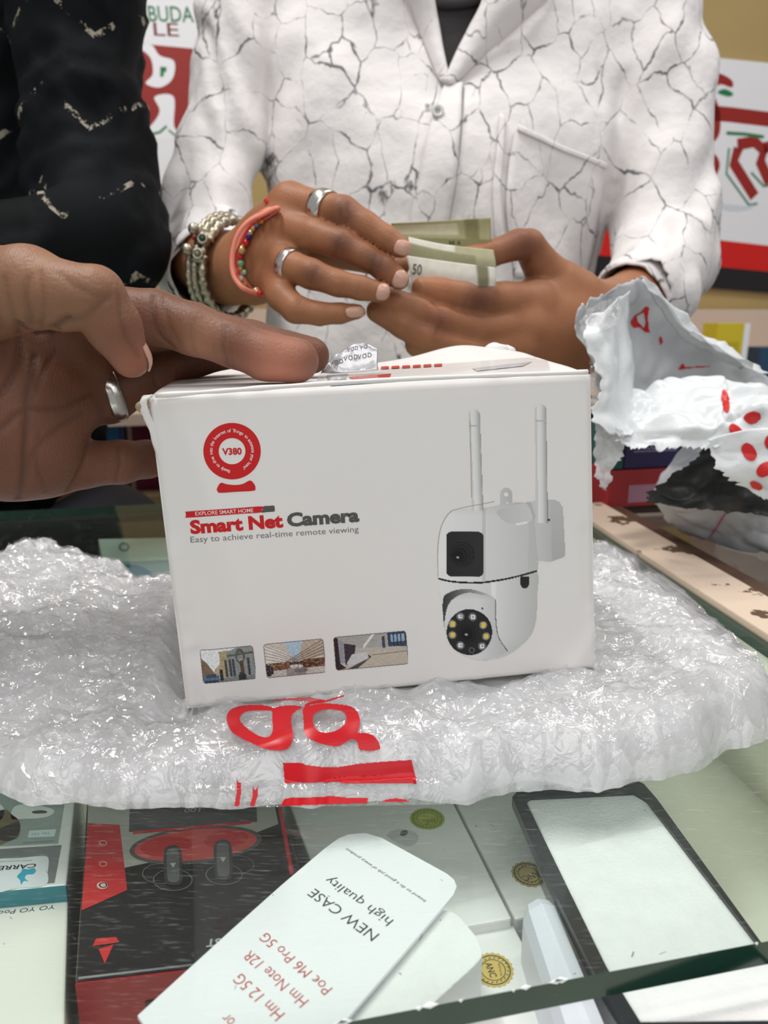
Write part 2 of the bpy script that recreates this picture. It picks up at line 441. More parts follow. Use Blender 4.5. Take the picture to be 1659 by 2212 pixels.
P.poly([(1132, 470), (2090, 580), (2090, 628), (1132, 536)], srgba((205, 24, 16))).poly([(1132, 536), (2090, 628), (2090, 668), (1132, 590)], BLK)
def dz(x, y): return (830+x/2, y/2)
WG = srgba((235, 235, 240))
P.line([dz(1300, 478), dz(1500, 496), dz(1900, 545)], 30, RED)
P.smooth([dz(1395, 560), dz(1395, 340), dz(1440, 316), dz(1500, 345), dz(1502, 378), dz(1450, 365), dz(1425, 400), dz(1450, 480), dz(1450, 570), dz(1425, 612), dz(1395, 612)], RED)
P.smooth([dz(1340, 650), dz(1420, 660), dz(1450, 710), dz(1425, 770), dz(1370, 790), dz(1340, 780), dz(1345, 720)], RED)
P.smooth([dz(1370, 830), dz(1400, 830), dz(1432, 915), dz(1395, 940), dz(1370, 900)], RED)
P.line([dz(1530, 640), dz(1510, 705), dz(1600, 850)], 24, RED).line([dz(1525, 625), dz(1600, 612), dz(1640, 650), dz(1625, 700), dz(1665, 790)], 24, RED).line([dz(1640, 640), dz(1720, 620), dz(1760, 720), dz(1700, 790)], 24, RED)
P.up()
P.line([dz(1478, 575), dz(1560, 580), dz(1640, 592)], 7, GRN).line([dz(1490, 640), dz(1478, 750), dz(1575, 885), dz(1612, 880)], 5, GRN).line([dz(1585, 745), dz(1640, 805), dz(1665, 800)], 5, GRN)
P.smooth([dz(1445, 392), dz(1475, 385), dz(1508, 405), dz(1490, 418), dz(1445, 405)], GRN).line([dz(1405, 820), dz(1450, 790)], 4, GRN).line([dz(1390, 965), dz(1430, 945)], 4, GRN)
P.smooth([dz(1440, 880), dz(1510, 885), dz(1560, 890), dz(1600, 880), dz(1580, 905), dz(1500, 915), dz(1450, 900)], srgba((205, 212, 220)))
P.build('printed_lettering', b2)

# ---- shelf unit along the back wall, with coloured packs
M_LAM = mat('pale_pink_laminate', srgb(208, 186, 168), 0.4, noise=(4, 0.05))
M_BRN = mat('brown_wood_trim', srgb(92, 66, 50), 0.5, noise=(30, 0.2))
sh = empty('display_shelf', wall_o-0.2*WY+[0, 0, FLOOR_Z], 'pale laminate display shelf standing against the back wall', 'shelf')
so = wall_o-0.32*WY-2.0*WX
slab('back_panel', so+0.29*WY+[0, 0, FLOOR_Z], 4.0*WX, 0.02*WY, (0.95+0.18)*ZV, M_LAM, sh)
for zz in (-0.55, -0.22, 0.0): slab('shelf_board', so+[0, 0, zz-0.02], 4.0*WX, 0.29*WY, 0.02*ZV, M_LAM, sh)
for k in range(6): slab('upright', so+k*0.796*WX+[0, 0, FLOOR_Z], 0.02*WX, 0.29*WY, 0.95*ZV, M_BRN, sh)
def pack(px, pyb, w_, h_, d_, back, col, label, name='product_box', stripe=None, z=0.0, cat='box'):
    """a standing pack on the shelf: px of its left edge, width, height, depth in m"""
    pl = Plane(so+back*WY, WX, ZV); x = pl.loc(px, pyb)[0]
    e = empty(name, pl.pt(x, 0)*[1, 1, 0]+[0, 0, z], label, cat)
    o = pl.pt(x, 0)*[1, 1, 0]+[0, 0, z+0.0005]
    slab('carton', o, w_*WX, d_*WY, h_*ZV, mat('pack_'+name, srgb(*col), 0.4), e, 0.001)
    if stripe:
        pp = Print(Plane(o-0.0002*WY, WX, ZV))
        for (x0, y0, x1, y1, c) in stripe: pp.loops([[(x0*w_, y0*h_), (x1*w_, y0*h_), (x1*w_, y1*h_), (x0*w_, y1*h_)]], srgba(c), px=False); pp.up()
        pp.build('printed_panel', e)
    return e
pack(1545, 760, 0.075, 0.15, 0.05, 0.03, (205, 185, 30), 'bright yellow hanging pack on the back shelf at right', stripe=[(0.82, 0, 1, 1, (232, 232, 236)), (0.1, .55, .7, .75, (185, 165, 20))], z=0.0)
pack(1640, 770, 0.12, 0.10, 0.06, 0.05, (28, 64, 96), 'dark blue carton at the right end of the back shelf', z=0.0)
pack(1500, 765, 0.05, 0.045, 0.05, 0.02, (120, 116, 130), 'small grey carton below the yellow pack', z=0.0, stripe=[(.1, .3, .6, .8, (60, 50, 60))])

# ---- glass counter in front
M_GL = bpy.data.materials.new('counter_glass'); M_GL.use_nodes = True; nt = M_GL.node_tree; nt.nodes.remove(nt.nodes['Principled BSDF'])
def glassy(nt, tint, rough=0.02, dirt=True):
    out = nt.nodes['Material Output']; tr = nt.nodes.new('ShaderNodeBsdfTransparent'); tr.inputs[0].default_value = (*tint, 1)
    gl = nt.nodes.new('ShaderNodeBsdfGlossy'); gl.inputs['Roughness'].default_value = rough
    lw = nt.nodes.new('ShaderNodeLayerWeight'); lw.inputs[0].default_value = 0.5
    pw = nt.nodes.new('ShaderNodeMath'); pw.operation = 'POWER'; pw.inputs[1].default_value = 5.0; nt.links.new(lw.outputs['Facing'], pw.inputs[0])
    fr = nt.nodes.new('ShaderNodeMath'); fr.operation = 'MULTIPLY_ADD'; fr.inputs[1].default_value = 0.45; fr.inputs[2].default_value = 0.025; nt.links.new(pw.outputs[0], fr.inputs[0])
    mx = nt.nodes.new('ShaderNodeMixShader'); nt.links.new(fr.outputs[0], mx.inputs[0]); nt.links.new(tr.outputs[0], mx.inputs[1]); nt.links.new(gl.outputs[0], mx.inputs[2])
    last = mx
    if dirt:   # fine scratches and dust lying on the glass
        tc = nt.nodes.new('ShaderNodeTexCoord'); mp = nt.nodes.new('ShaderNodeMapping'); mp.inputs['Scale'].default_value = (40, 400, 1); mp.inputs['Rotation'].default_value = (0, 0, 0.5)
        n = nt.nodes.new('ShaderNodeTexNoise'); n.inputs['Scale'].default_value = 3; n.inputs['Detail'].default_value = 6
        nt.links.new(tc.outputs['Object'], mp.inputs[0]); nt.links.new(mp.outputs[0], n.inputs['Vector'])
        mr = nt.nodes.new('ShaderNodeMapRange'); mr.inputs['From Min'].default_value = 0.60; mr.inputs['From Max'].default_value = 0.82; mr.inputs['To Min'].default_value = 0.006; mr.inputs['To Max'].default_value = 0.2
        nt.links.new(n.outputs['Fac'], mr.inputs['Value'])
        df = nt.nodes.new('ShaderNodeBsdfDiffuse'); df.inputs[0].default_value = (0.8, 0.82, 0.8, 1)
        m2 = nt.nodes.new('ShaderNodeMixShader'); nt.links.new(mr.outputs[0], m2.inputs[0]); nt.links.new(mx.outputs[0], m2.inputs[1]); nt.links.new(df.outputs[0], m2.inputs[2]); last = m2
    nt.links.new(last.outputs[0], out.inputs['Surface'])
glassy(nt, (0.95, 0.98, 0.965))
M_GEDGE = mat('green_glass_edge', srgb(20, 58, 46), 0.12, spec=0.6, noise=(90, 0.15))
GT = 0.008
e0 = atZ(1000, 2160, 0); EX = atZ(1659, 2033, 0)-e0; EX /= np.linalg.norm(EX); EY = np.array([-EX[1], EX[0], 0])
r0 = atZ(1286, 1142, 0); r1 = atZ(1659, 1388, 0)          # the left edge of the wooden strip = right end of this counter
RD = (r0-r1)/np.linalg.norm(r0-r1)
def isect(a, da, b, db):
    t = np.linalg.solve(np.array([[da[0], -db[0]], [da[1], -db[1]]]), (b-a)[:2]); return a+da*t[0]
cA = e0-0.55*EX; cB = isect(e0, EX, r1, RD); cD = cA+0.56*EY; cC = isect(cD, EX, r1, RD)
gc = empty('glass_counter', (cA+cC)/2*[1, 1, 0]+[0, 0, FLOOR_Z], 'scratched clear glass display counter with a dark green edge', 'counter')
v, f = quadbox(cA-[0, 0, GT], cB-[0, 0, GT], cC-[0, 0, GT], cD-[0, 0, GT], (0, 0, GT))
g = obj('glass_top', v, f, [M_GL, M_GEDGE], gc, smooth=False)
for p in g.data.polygons: p.material_index = 0 if abs(p.normal.z) > 0.5 else 1
g['label'] = 'clear glass top with dark green polished edge'
# chips along the upper rim of the front edge
V = []; Fc = []
for k in range(34):
    t = rng.uniform(0.35, 1.0); c = cA+(cB-cA)*t+[0, 0, 0.0002]; s = rng.uniform(.0003, .0016)
    b_ = len(V); V += [c+EX*s*1.5, c+EY*s*rng.uniform(.3, .9), c-EX*s*1.5, c-EY*0.0003-ZV*.0006]; Fc.append((b_, b_+1, b_+2, b_+3))
tag(obj('edge_chips', V, Fc, mat('chipped_glass', (0.85, 0.9, 0.88), 0.3), g, smooth=False), kind='stuff')
# dust flecks and short scratches on the glass
V = []; Fc = []
for k in range(40):
    c = atZ(rng.uniform(0, 1659), rng.uniform(1700, 2150), .00015); a = rng.uniform(0, math.pi); l = rng.uniform(.0002, .0016)*rng.random(); w2 = rng.uniform(.00006, .00016); u_ = np.array([math.cos(a), math.sin(a), 0])*max(l, w2*1.5); n_ = np.array([-math.sin(a), math.cos(a), 0])*w2
    b_ = len(V); V += [c-u_-n_, c+u_-n_, c+u_+n_, c-u_+n_]; Fc.append((b_, b_+1, b_+2, b_+3))
tag(obj('dust_flecks', V, Fc, mat('dark_dust', srgb(70, 68, 60), .9), g, smooth=False), kind='stuff')
SHZ = -0.075
cF = isect(e0-0.10*EY, EX, r1, RD)
M_SHELF = mat('cream_shelf_lining', srgb(226, 226, 210), 0.5, noise=(14, 0.05))
v, f = quadbox(cA-0.10*EY+[0, 0, SHZ-.02], cF+[0, 0, SHZ-.02], cC+[0, 0, SHZ-.02], cD+[0, 0, SHZ-.02], (0, 0, .02))
obj('inner_shelf', v, f, M_SHELF, gc, smooth=False)
v, f = quadbox(cF-0.012*EX+[0, 0, SHZ], cF+[0, 0, SHZ], cC+[0, 0, SHZ], cC-0.012*EX+[0, 0, SHZ], (0, 0, -GT-SHZ-.0003))
obj('end_board', v, f, M_SHELF, gc, smooth=False)
v, f = quadbox(cD-0.012*EY+[0, 0, SHZ], cC-0.012*EY+[0, 0, SHZ], cC+[0, 0, SHZ], cD+[0, 0, SHZ], (0, 0, -GT-SHZ-.0003))
obj('back_board', v, f, mat('dark_back_board', srgb(24, 26, 26), 0.4), gc, smooth=False)
v, f = quadbox(cA-0.10*EY+[0, 0, FLOOR_Z], cF+[0, 0, FLOOR_Z], cC+[0, 0, FLOOR_Z], cD+[0, 0, FLOOR_Z], (0, 0, SHZ-.02-FLOOR_Z))
v = [p-(0.06*(RD if i in (2, 6) else EY) if i in (2, 3, 6, 7) else 0) for i, p in enumerate(v)]
obj('cabinet_base', v, f, mat('cabinet_board', srgb(120, 100, 84), 0.5), gc, smooth=False)

# ---- side counter on the right: wooden strip, glass, things under it
M_STRIP = bpy.data.materials.new('peeling_cream_laminate'); M_STRIP.use_nodes = True; nt = M_STRIP.node_tree; p_ = nt.nodes['Principled BSDF']; p_.inputs['Roughness'].default_value = .5
tc = nt.nodes.new('ShaderNodeTexCoord'); n = nt.nodes.new('ShaderNodeTexNoise'); n.inputs['Scale'].default_value = 24; n.inputs['Detail'].default_value = 6; n.inputs['Roughness'].default_value = .6
nt.links.new(tc.outputs['Object'], n.inputs['Vector']); cr = nt.nodes.new('ShaderNodeValToRGB'); cr.color_ramp.elements[0].position = .585; cr.color_ramp.elements[1].position = .60
cr.color_ramp.elements[0].color = (*srgb(226, 204, 184), 1); cr.color_ramp.elements[1].color = (*srgb(98, 74, 54), 1)
nt.links.new(n.outputs['Fac'], cr.inputs[0]); nt.links.new(cr.outputs[0], p_.inputs['Base Color'])
SN = np.array([RD[1], -RD[0], 0])           # to the right of the strip
sA = r1-RD*0.40; sB = r0+RD*0.07
sc2 = empty('side_counter', (sA+sB)/2*[1, 1, 0]+[0, 0, FLOOR_Z], 'side glass counter on the right edged by a peeling wooden strip', 'counter')
def strip(name, a, b, z0, z1, m, parent, bev=0.0):
    v, f = quadbox(sA+SN*a+[0, 0, z0], sA+SN*b+[0, 0, z0], sB+SN*b+[0, 0, z0], sB+SN*a+[0, 0, z0], (0, 0, z1-z0))
    o = obj(name, v, f, m, parent, smooth=False)
    if bev: bevel(o, bev)
    return o
STW = 0.036
strip('wooden_strip', .0008, STW, -.025, .004, M_STRIP, sc2, .001)['label'] = 'cream laminate strip with peeled brown patches'
strip('dark_rail', STW, STW+.014, -.025, .002, M_BRN, sc2)
M_GL2 = bpy.data.materials.new('side_glass'); M_GL2.use_nodes = True; M_GL2.node_tree.nodes.remove(M_GL2.node_tree.nodes['Principled BSDF']); glassy(M_GL2.node_tree, (0.9, 0.93, 0.92), dirt=False)
o = strip('glass_top', STW+.0145, STW+.75, -.008, 0.0, [M_GL2, M_GEDGE], sc2)
for p in o.data.polygons: p.material_index = 0 if abs(p.normal.z) > 0.5 else 1
strip('inner_shelf', 0.03, STW+.75, -.16, -.14, mat('dark_shelf', srgb(70, 66, 66), 0.4), sc2)
strip('end_board', .0008, .016, -.14, -.026, M_BRN, sc2)
strip('cabinet_base', .0008, STW+.75, FLOOR_Z, -.16, M_BRN, sc2)
# ================================================================== the white camera carton
bx, by, bz, byaw, broll, BH, BD = 0.0046, 0.2895, HC-0.151, 0.114, -0.056, 0.1262, 0.1125
def brot(v):
    c, s = math.cos(broll), math.sin(broll); x, y, z = v; x, z = c*x+s*z, -s*x+c*z
    c, s = math.cos(byaw), math.sin(byaw); return np.array([c*x-s*y, s*x+c*y, z])
bo = np.array([bx, by, bz]); BX, BY_, BZ = brot((1, 0, 0)), brot((0, 1, 0)), brot((0, 0, 1))
FP = Plane(bo, BX, BZ)                        # front face (normal = BX x BZ = -BY, towards the viewer)
fl_, fr_, bl_, br_ = FP.loc(318, 858), FP.loc(1280, 806), FP.loc(402, 1536), FP.loc(1289, 1446)
topz = bo+BZ*BH
carton = empty('camera_carton', bo+BY_*BD/2, 'white cardboard carton printed with a security camera on crumpled bubble wrap', 'box')
M_CARD = mat('white_coated_card', srgb(236, 233, 231), 0.42, spec=0.4, bump=(900, 0.06, 0.0003), noise=(9, 0.015))
M_CORE = mat('brown_cardboard_core', srgb(168, 148, 120), 0.8)
def seg_d(x, y, a, b):
    ax, ay = a; ux, uy = b[0]-ax, b[1]-ay; t = min(1, max(0, ((x-ax)*ux+(y-ay)*uy)/(ux*ux+uy*uy))); return math.hypot(x-ax-t*ux, y-ay-t*uy)
DENTS = [(FP.loc(398, 1330), FP.loc(412, 1420), .004, -.0010), (FP.loc(412, 1400), FP.loc(446, 1520), .0022, .0014), (FP.loc(420, 1410), FP.loc(436, 1520), .0030, -.0016),
         (FP.loc(345, 900), FP.loc(372, 1180), .0025, -.0006), (FP.loc(372, 1180), FP.loc(396, 1340), .003, .0008),
         (FP.loc(1045, 1090), FP.loc(1030, 1480), .003, .0004), (FP.loc(1268, 1150), FP.loc(1275, 1300), .003, -.0008), (FP.loc(1240, 1440), FP.loc(1290, 1360), .004, .0014),
         (FP.loc(320, 885), FP.loc(330, 960), .002, .0012), (FP.loc(520, 846), FP.loc(1270, 812), .003, -.0005)]
def dent(x, y):
    h = 0.0
    for a, b, w_, am in DENTS:
        if min(a[0], b[0])-3*w_ < x < max(a[0], b[0])+3*w_ and min(a[1], b[1])-3*w_ < y < max(a[1], b[1])+3*w_:
            h += am*math.exp(-(seg_d(x, y, a, b)/w_)**2)
    return h
def edge_round(d, r): return -(r-math.sqrt(max(0, r*r-(r-d)**2))) if d < r else 0.0
NU, NV = 110, 84; V = []
for j in range(NV):
    for i in range(NU):
        u, v_ = i/(NU-1), j/(NV-1)
        u = 0.5-0.5*math.cos(math.pi*u) if False else u
        q = (bl_*(1-u)+br_*u)*(1-v_)+(fl_*(1-u)+fr_*u)*v_
        d = min(u, 1-u)*0.165; d2 = min(v_, 1-v_)*0.12
        wob = 0.0008*mnoise.noise(Vector((q[0]*60, q[1]*60, 3)))
        V.append(FP.pt(q[0], q[1], dent(*q)+edge_round(d, .0026)+edge_round(d2, .0022)+wob*0))
obj('front_panel', V, grid_faces(NV, NU), M_CARD, carton)
# body behind the front panel
def fpt(q, dy): return FP.pt(q[0], q[1])+BY_*dy
bk = [onplane(402, 812, topz, BZ), onplane(1130, 762, topz, BZ)]
fT = [fpt(fl_, 0), fpt(fr_, 0)]; bkT = [fpt(fl_+[.001, 0], BD), fpt(fr_-[.002, 0], BD)]
bot = [fpt(bl_, .0022), fpt(br_, .0022), fpt(br_, BD), fpt(bl_, BD)]; top = [fpt(fl_, .0022), fpt(fr_, .0022), bkT[1], bkT[0]]
ins = 0.0006
ctr = sum(bot+top)/8
vv = bot+[p-BZ*.001 for p in top]
obj('body', vv, [(3, 2, 1, 0), (0, 1, 5, 4), (1, 2, 6, 5), (2, 3, 7, 6), (3, 0, 4, 7)], M_CARD, carton, smooth=False)
# top flap: slightly bowed sheet, lifting towards the back right
rows = []
for t in np.linspace(0, 1, 6):
    r = []
    for u in np.linspace(0, 1, 7):
        p = (top[0]*(1-u)+top[1]*u)*(1-t)+(top[3]*(1-u)+top[2]*u)*t
        lift = 0.0085*math.exp(-((u-.86)/.20)**2)*t**1.3+0.0012*math.sin(5*u+1)*t
        if t == 1: p = p+BX*(-.006 if u > .95 else 0)
        r.append(p+BZ*(lift+.0002-(0.001 if t == 0 else 0)))
    rows.append(r)
G = loft(rows, 40, 70)
tf = obj('top_flap', G.reshape(-1, 3), grid_faces(40, 70), M_CARD, carton); solid(tf, .0012, -1)
bv_top = bvh(G.reshape(-1, 3), np.array(grid_faces(40, 70)))
# second flap edge seen along the front rim + crushed corner + torn white bit
rim = [fT[0]+BZ*.0004-BY_*.0002+BX*.003, (fT[0]+fT[1])/2+BZ*.0016-BY_*.0002, fT[1]+BZ*.0006-BY_*.0002-BX*.002]
rp = interp(rim, 60); rr = np.array([.0009+.0004*mnoise.noise(Vector((i*.25, 0, 0))) for i in range(60)])
V, f = tube(rp, rr, 8); obj('folded_rim', V, f, M_CARD, carton)
cc = FP.pt(*FP.loc(308, 872))
rows = [[cc+BX*a+BZ*b+BY_*c_ for a, b, c_ in r] for r in ([(-.0006, .0012, .004), (.0004, .0026, .002), (.004, .0030, .0005)], [(-.0014, -.001, .003), (-.0008, -.0004, 0), (.0016, 0, -.0005)], [(.0008, -.012, .003), (.0016, -.012, .0006), (.0040, -.012, .0006)], [(.0042, -.032, .003), (.005, -.032, .0016), (.0070, -.032, .0016)])]
G = loft(rows, 30, 12); G += (vnoise(G, 250, 2)*.0006).reshape(30, 12, 1)*gnormals(G)
solid(obj('crushed_corner', G.reshape(-1, 3), grid_faces(30, 12), M_CARD, carton), .0006)
V, f = merge([ball(FP.pt(*FP.loc(306, 880))+BY_*.0012, .0022, 10, 6, (1.2, .8, 1)), ball(FP.pt(*FP.loc(314, 868))+BY_*.001, .0014, 8, 6)])
obj('torn_core', V, f, M_CORE, carton)
pts = [(1046, 757), (1060, 744), (1080, 739), (1098, 747), (1112, 758), (1095, 764), (1060, 765)]
V, f = merge([ball(atY(1072, 758, .402), .0058, 16, 10, (1.15, .5, .75)), ball(atY(1090, 760, .403), .005, 14, 10, (1.2, .5, .7))]); V = np.array(V); V += (vnoise(V, 220, 3)*.0008)[:, None]
obj('torn_flap_bit', V, f, M_CARD, carton)

# ---- prints on the front
def c1(x, y): return (280+x/2.860, 720+y/2.860)
INK = srgba((205, 28, 32)); GREY = srgba((88, 86, 84)); PAPER = srgba((238, 235, 232)); LG = srgba((120, 118, 118))
P = Print(FP, fn=dent)
P.disc((501.3, 974.5), 62, 61, INK, 64, hole=.465).up()
P.text('V380', (480.5, 982.5), (522.5, 981), INK, 14, 0.035)
cl = FP.loc(501.3, 974.5); mm = depth(FP.pt(*cl))/F
P.arc_text('Ready to dive into the Internet of Things to automate your home?', cl, 45*mm, math.radians(257), math.radians(-64), 7.2*mm, PAPER, 0.004)
P.smooth([c1(540, 958), c1(563, 924), c1(600, 932), c1(652, 937), c1(700, 930), c1(745, 909), c1(772, 935), c1(777, 955), c1(765, 972), c1(655, 979), c1(560, 985), c1(543, 975)], INK, 5)
P.build('logo_print', carton)
P = Print(FP, fn=dent)
P.smooth([c1(347, 1108), c1(352, 1101), c1(500, 1091), c1(700, 1077), c1(823, 1069), c1(816, 1090), c1(808, 1107), c1(700, 1114), c1(500, 1129), c1(352, 1139), c1(348, 1130)], INK, 3)
P.smooth([c1(830, 1068), c1(860, 1066), c1(888, 1064), c1(895, 1070), c1(897, 1094), c1(890, 1101), c1(850, 1104), c1(814, 1107), c1(822, 1088)], GREY, 3).up()
P.text('EXPLORE SMART HOME', c1(407, 1126), c1(765, 1104), PAPER, 8.6, 0.002)
P.text('Smart Net', c1(378, 1236), c1(950, 1194), INK, 28, 0.046).text('Camera', c1(975, 1191), c1(1420, 1159), GREY, 28, 0.046)
P.text('Easy to achieve real-time remote viewing', c1(378, 1293), c1(1415, 1226), LG, 13.5, -0.004)
P.build('title_print', carton)

def c2i(X, Y): return (X-860)*2.989, (Y-740)*2.989
def paint_cam(X, Y):
    x, y = c2i(X, Y); rgb = np.zeros(X.shape+(3,)); al = np.zeros(X.shape)
    def put(m, v):
        m = m.astype(bool); val = np.asarray(v, float)
        if val.ndim == 0: rgb[m] = val
        elif val.ndim == 1 and val.shape == (3,): rgb[m] = val
        else: rgb[m] = val[m][:, None]
        al[m] = 1
    def lerp(a, b, t): return a+(b-a)*np.clip(t, 0, 1)
    # rear mount
    mnt = inpoly(x, y, [(815, 1045), (830, 1028), (985, 1010), (1020, 1015), (1045, 1030), (1066, 1065), (1081, 1360), (1076, 1382), (1055, 1392), (990, 1415), (880, 1412)])
    put(mnt, np.where(x > 985+(y-1010)*.02, lerp(196, 182, (y-1000)/400), lerp(214, 196, (x-850)/140)))
    put(inpoly(x, y, [(815, 1045), (830, 1028), (860, 1034), (885, 1120), (880, 1180)]), 190)
    # bracket
    br = ((np.abs(x-698) < 39) & (y > 972) & (y < 1062)) | (((x-698)**2+(y-974)**2) < 39**2)
    put(br, lerp(206, 192, (x-660)/80)); put(((x-697)**2+(y-980)**2) < 13**2, 240); put((np.abs(x-704) < 8) & (y > 1030) & (y < 1060), 240)
    # upper body
    up = inpoly(x, y, closed_spline([(258, 1522), (258, 1330), (276, 1200), (320, 1112), (372, 1082), (560, 1064), (700, 1040), (800, 1030), (845, 1062), (878, 1150), (893, 1300), (898, 1478), (760, 1512), (620, 1538), (480, 1550), (350, 1544)], 6))
    g = lerp(240, 226, (x-258)/300); g = np.where(x > 560, lerp(226, 203, (x-560)/330), g); g = np.where((x > 540) & (x < 565), 206, g)
    g = np.where((x-880 > -40-(y-1300)*.02), g-6, g); g = np.where(y < 1120, g-12*(1120-y)/70, g)
    put(up, g)
    put(inpoly(x, y, closed_spline([(635, 1090), (700, 1064), (800, 1040), (835, 1050), (860, 1100), (850, 1155), (740, 1172), (680, 1150)], 5)), lerp(200, 214, (x-640)/220))
    put(inpoly(x, y, [(750, 1170), (845, 1152), (830, 1168), (770, 1180)]), 244)
    # lower body
    lo = inpoly(x, y, closed_spline([(272, 1540), (480, 1556), (760, 1520), (898, 1480), (899, 1650), (893, 1790), (862, 1885), (800, 1955), (720, 2012), (640, 2042), (560, 2051), (480, 2041), (400, 2012), (340, 1962), (302, 1870), (282, 1700)], 6))
    g = lerp(236, 222, (x-270)/350); g = np.where(x > 610, lerp(232, 196, (x-610)/280), g); g = np.where((x > 600) & (x < 630), 240, g); g = g-18*np.clip((y-1900)/150, 0, 1)
    put(lo, g)
    sock = inpoly(x, y, closed_spline([(288, 1668), (330, 1612), (430, 1590), (530, 1606), (628, 1660), (632, 1800), (650, 1910), (700, 1990), (600, 2040), (470, 2035), (350, 1960), (300, 1860)], 6))
    put(sock, 226-26*np.clip((x-520)/160, 0, 1)-24*np.clip((1660-y)/60, 0, 1))
    put(sock & ~inpoly(x, y, closed_spline([(300, 1900), (305, 1760), (340, 1670), (430, 1618), (530, 1625), (640, 1670), (720, 2000), (500, 2100), (350, 2000)], 6)), lerp(60, 190, (x-290)/280))
    ln = lambda pts, wd: np.min([np.hypot(x-a[0]-np.clip(((x-a[0])*(b[0]-a[0])+(y-a[1])*(b[1]-a[1]))/((b[0]-a[0])**2+(b[1]-a[1])**2), 0, 1)*(b[0]-a[0]), y-a[1]-np.clip(((x-a[0])*(b[0]-a[0])+(y-a[1])*(b[1]-a[1]))/((b[0]-a[0])**2+(b[1]-a[1])**2), 0, 1)*(b[1]-a[1])) for a, b in zip(pts[:-1], pts[1:])], 0) < wd
    put(ln(interp([(628, 1662), (630, 1780), (648, 1900), (705, 1990)], 12), 2.6), 70)
    band = ln(interp([(260, 1524), (350, 1543), (480, 1550), (620, 1539), (760, 1512), (896, 1474)], 18), 6); put(band, 34)
    put((np.abs(x-817) < 27) & (y > 1510) & (y < 1562) | (((x-817)**2+(y-1560)**2) < 27**2) & (y > 1510), 36)
    # window with lens
    q = np.maximum(np.abs(x-430)-85, 0)**2+np.maximum(np.abs(y-1365)-110, 0)**2; put(q < 35**2, lerp(40, 48, (x-310)/240))
    lr = np.hypot(x-410, y-1372)
    for r_, v_ in ((82, 26), (74, 50), (70, 30), (58, 46), (54, 24), (40, 36), (36, 16)): put(np.hypot(x-(410-(82-r_)*.45), y-(1366+(82-r_)*.25)) < r_, v_)
    put(np.hypot((x-385)/1.3, y-1387) < 7, 170)
    # eye
    put(((x-460)/147)**2+((y-1868)/148)**2 < 1, 36)
    for r_, v_ in ((72, 24), (64, 44), (60, 22), (44, 34), (40, 12)): put(np.hypot(x-442, y-1884) < r_, v_)
    put(np.hypot((x-440)/1.4, y-1884) < 7, 180)
    for lx, ly, c in ((402, 1768, 0), (480, 1770, 0), (350, 1817, 1), (548, 1822, 1), (350, 1888, 1), (567, 1895, 1), (402, 1955, 0), (540, 1957, 0)):
        rr_ = np.hypot(x-lx, y-ly); put(rr_ < 27, 88); put(rr_ < 23, 128 if c == 0 else 150); put(np.maximum(np.abs(x-lx-1), np.abs(y-ly)) < 13, 236 if c == 0 else 0)
        if c: put(np.maximum(np.abs(x-lx-1), np.abs(y-ly)) < 14, np.array((238, 206, 70)))
        else: put(np.hypot(x-lx-3, y-ly+1) < 5, 90)
    rr_ = np.hypot(x-475, y-1985); put((rr_ < 18) & (rr_ > 14), 120); put(np.hypot(x-541, y-1713) < 7, 60)
    # antennas
    def ant(xa, ya, xb, yb, wt, wb_):
        t = np.clip((y-ya)/(yb-ya), 0, 1); xc = xa+(xb-xa)*t; hw = wt+(wb_-wt)*t
        m = ((np.abs(x-xc) < hw) & (y > ya) & (y < yb)) | (np.hypot(x-xa, y-ya) < wt)
        s_ = (x-xc)/hw; put(m, np.where(s_ < -0.6, 214, np.where(s_ < .1, lerp(238, 226, (s_+.6)/.7), lerp(226, 168, (s_-.1)/.9))))
        put(m & (np.abs(y-(ya+72)) < 4), 190); put(m & (np.abs(s_-.97) < .05) & (y > ya+80), 120)
    ant(492, 466, 514, 1085, 38, 37); ant(920, 434, 929, 1165, 38, 39)
    put((np.abs(x-972) < 8) & (np.abs(y-1145) < 8), 60)
    return srgba(np.clip(rgb, 0, 255)), al
P = Print(FP, fn=dent); P.raster(938, 868, 1228, 1432, 1.5, paint_cam)
dash = srgba((150, 148, 148))
P.up()
for pts in (interp([(860+258/2.989, 740+1510/2.989), (860+256/2.989, 740+1330/2.989), (860+276/2.989, 740+1195/2.989), (860+330/2.989, 740+1100/2.989), (860+400/2.989, 740+1070/2.989), (860+620/2.989, 740+1025/2.989)], 30),):
    P.line(pts, 1.0, dash)
P.line([(860+464/2.989, 740+500/2.989), (860+474/2.989, 740+1000/2.989)], 0.9, dash)
P.build('product_picture', carton)

def c3(x, y): return (360+x/2.765, 1300+y/2.765)
def photo(q, fn, name):
    q = [c3(*p) for p in q]; q = [np.array(p) for p in q]
    x0, y0 = np.min(q, 0); x1, y1 = np.max(q, 0)
    o_, eu, ev = q[0], q[1]-q[0], q[3]-q[0]; Mi = np.linalg.inv(np.array([eu, ev]).T)
    W_, H_ = np.linalg.norm(eu), np.linalg.norm(ev)
    def g(X, Y):
        d = np.stack([X-o_[0], Y-o_[1]], -1)@Mi.T; u, v = d[..., 0], d[..., 1]
        ax = np.maximum(np.abs(u-.5)*W_-(W_/2-7), 0); ay = np.maximum(np.abs(v-.5)*H_-(H_/2-7), 0); r_ = np.hypot(ax, ay)
        inside = (u >= 0) & (u <= 1) & (v >= 0) & (v <= 1) & (r_ < 7)
        edge = (np.minimum(np.minimum(u, 1-u)*W_, np.minimum(v, 1-v)*H_) < 1.8) | (r_ > 5.4)
        rgb = fn(u, v); rgb[edge] = (96, 92, 90)
        return srgba(rgb), inside.astype(float)
    P = Print(FP, fn=dent); P.raster(x0, y0, x1, y1, 0.9, g); P.build(name, carton, M_PRINTG)
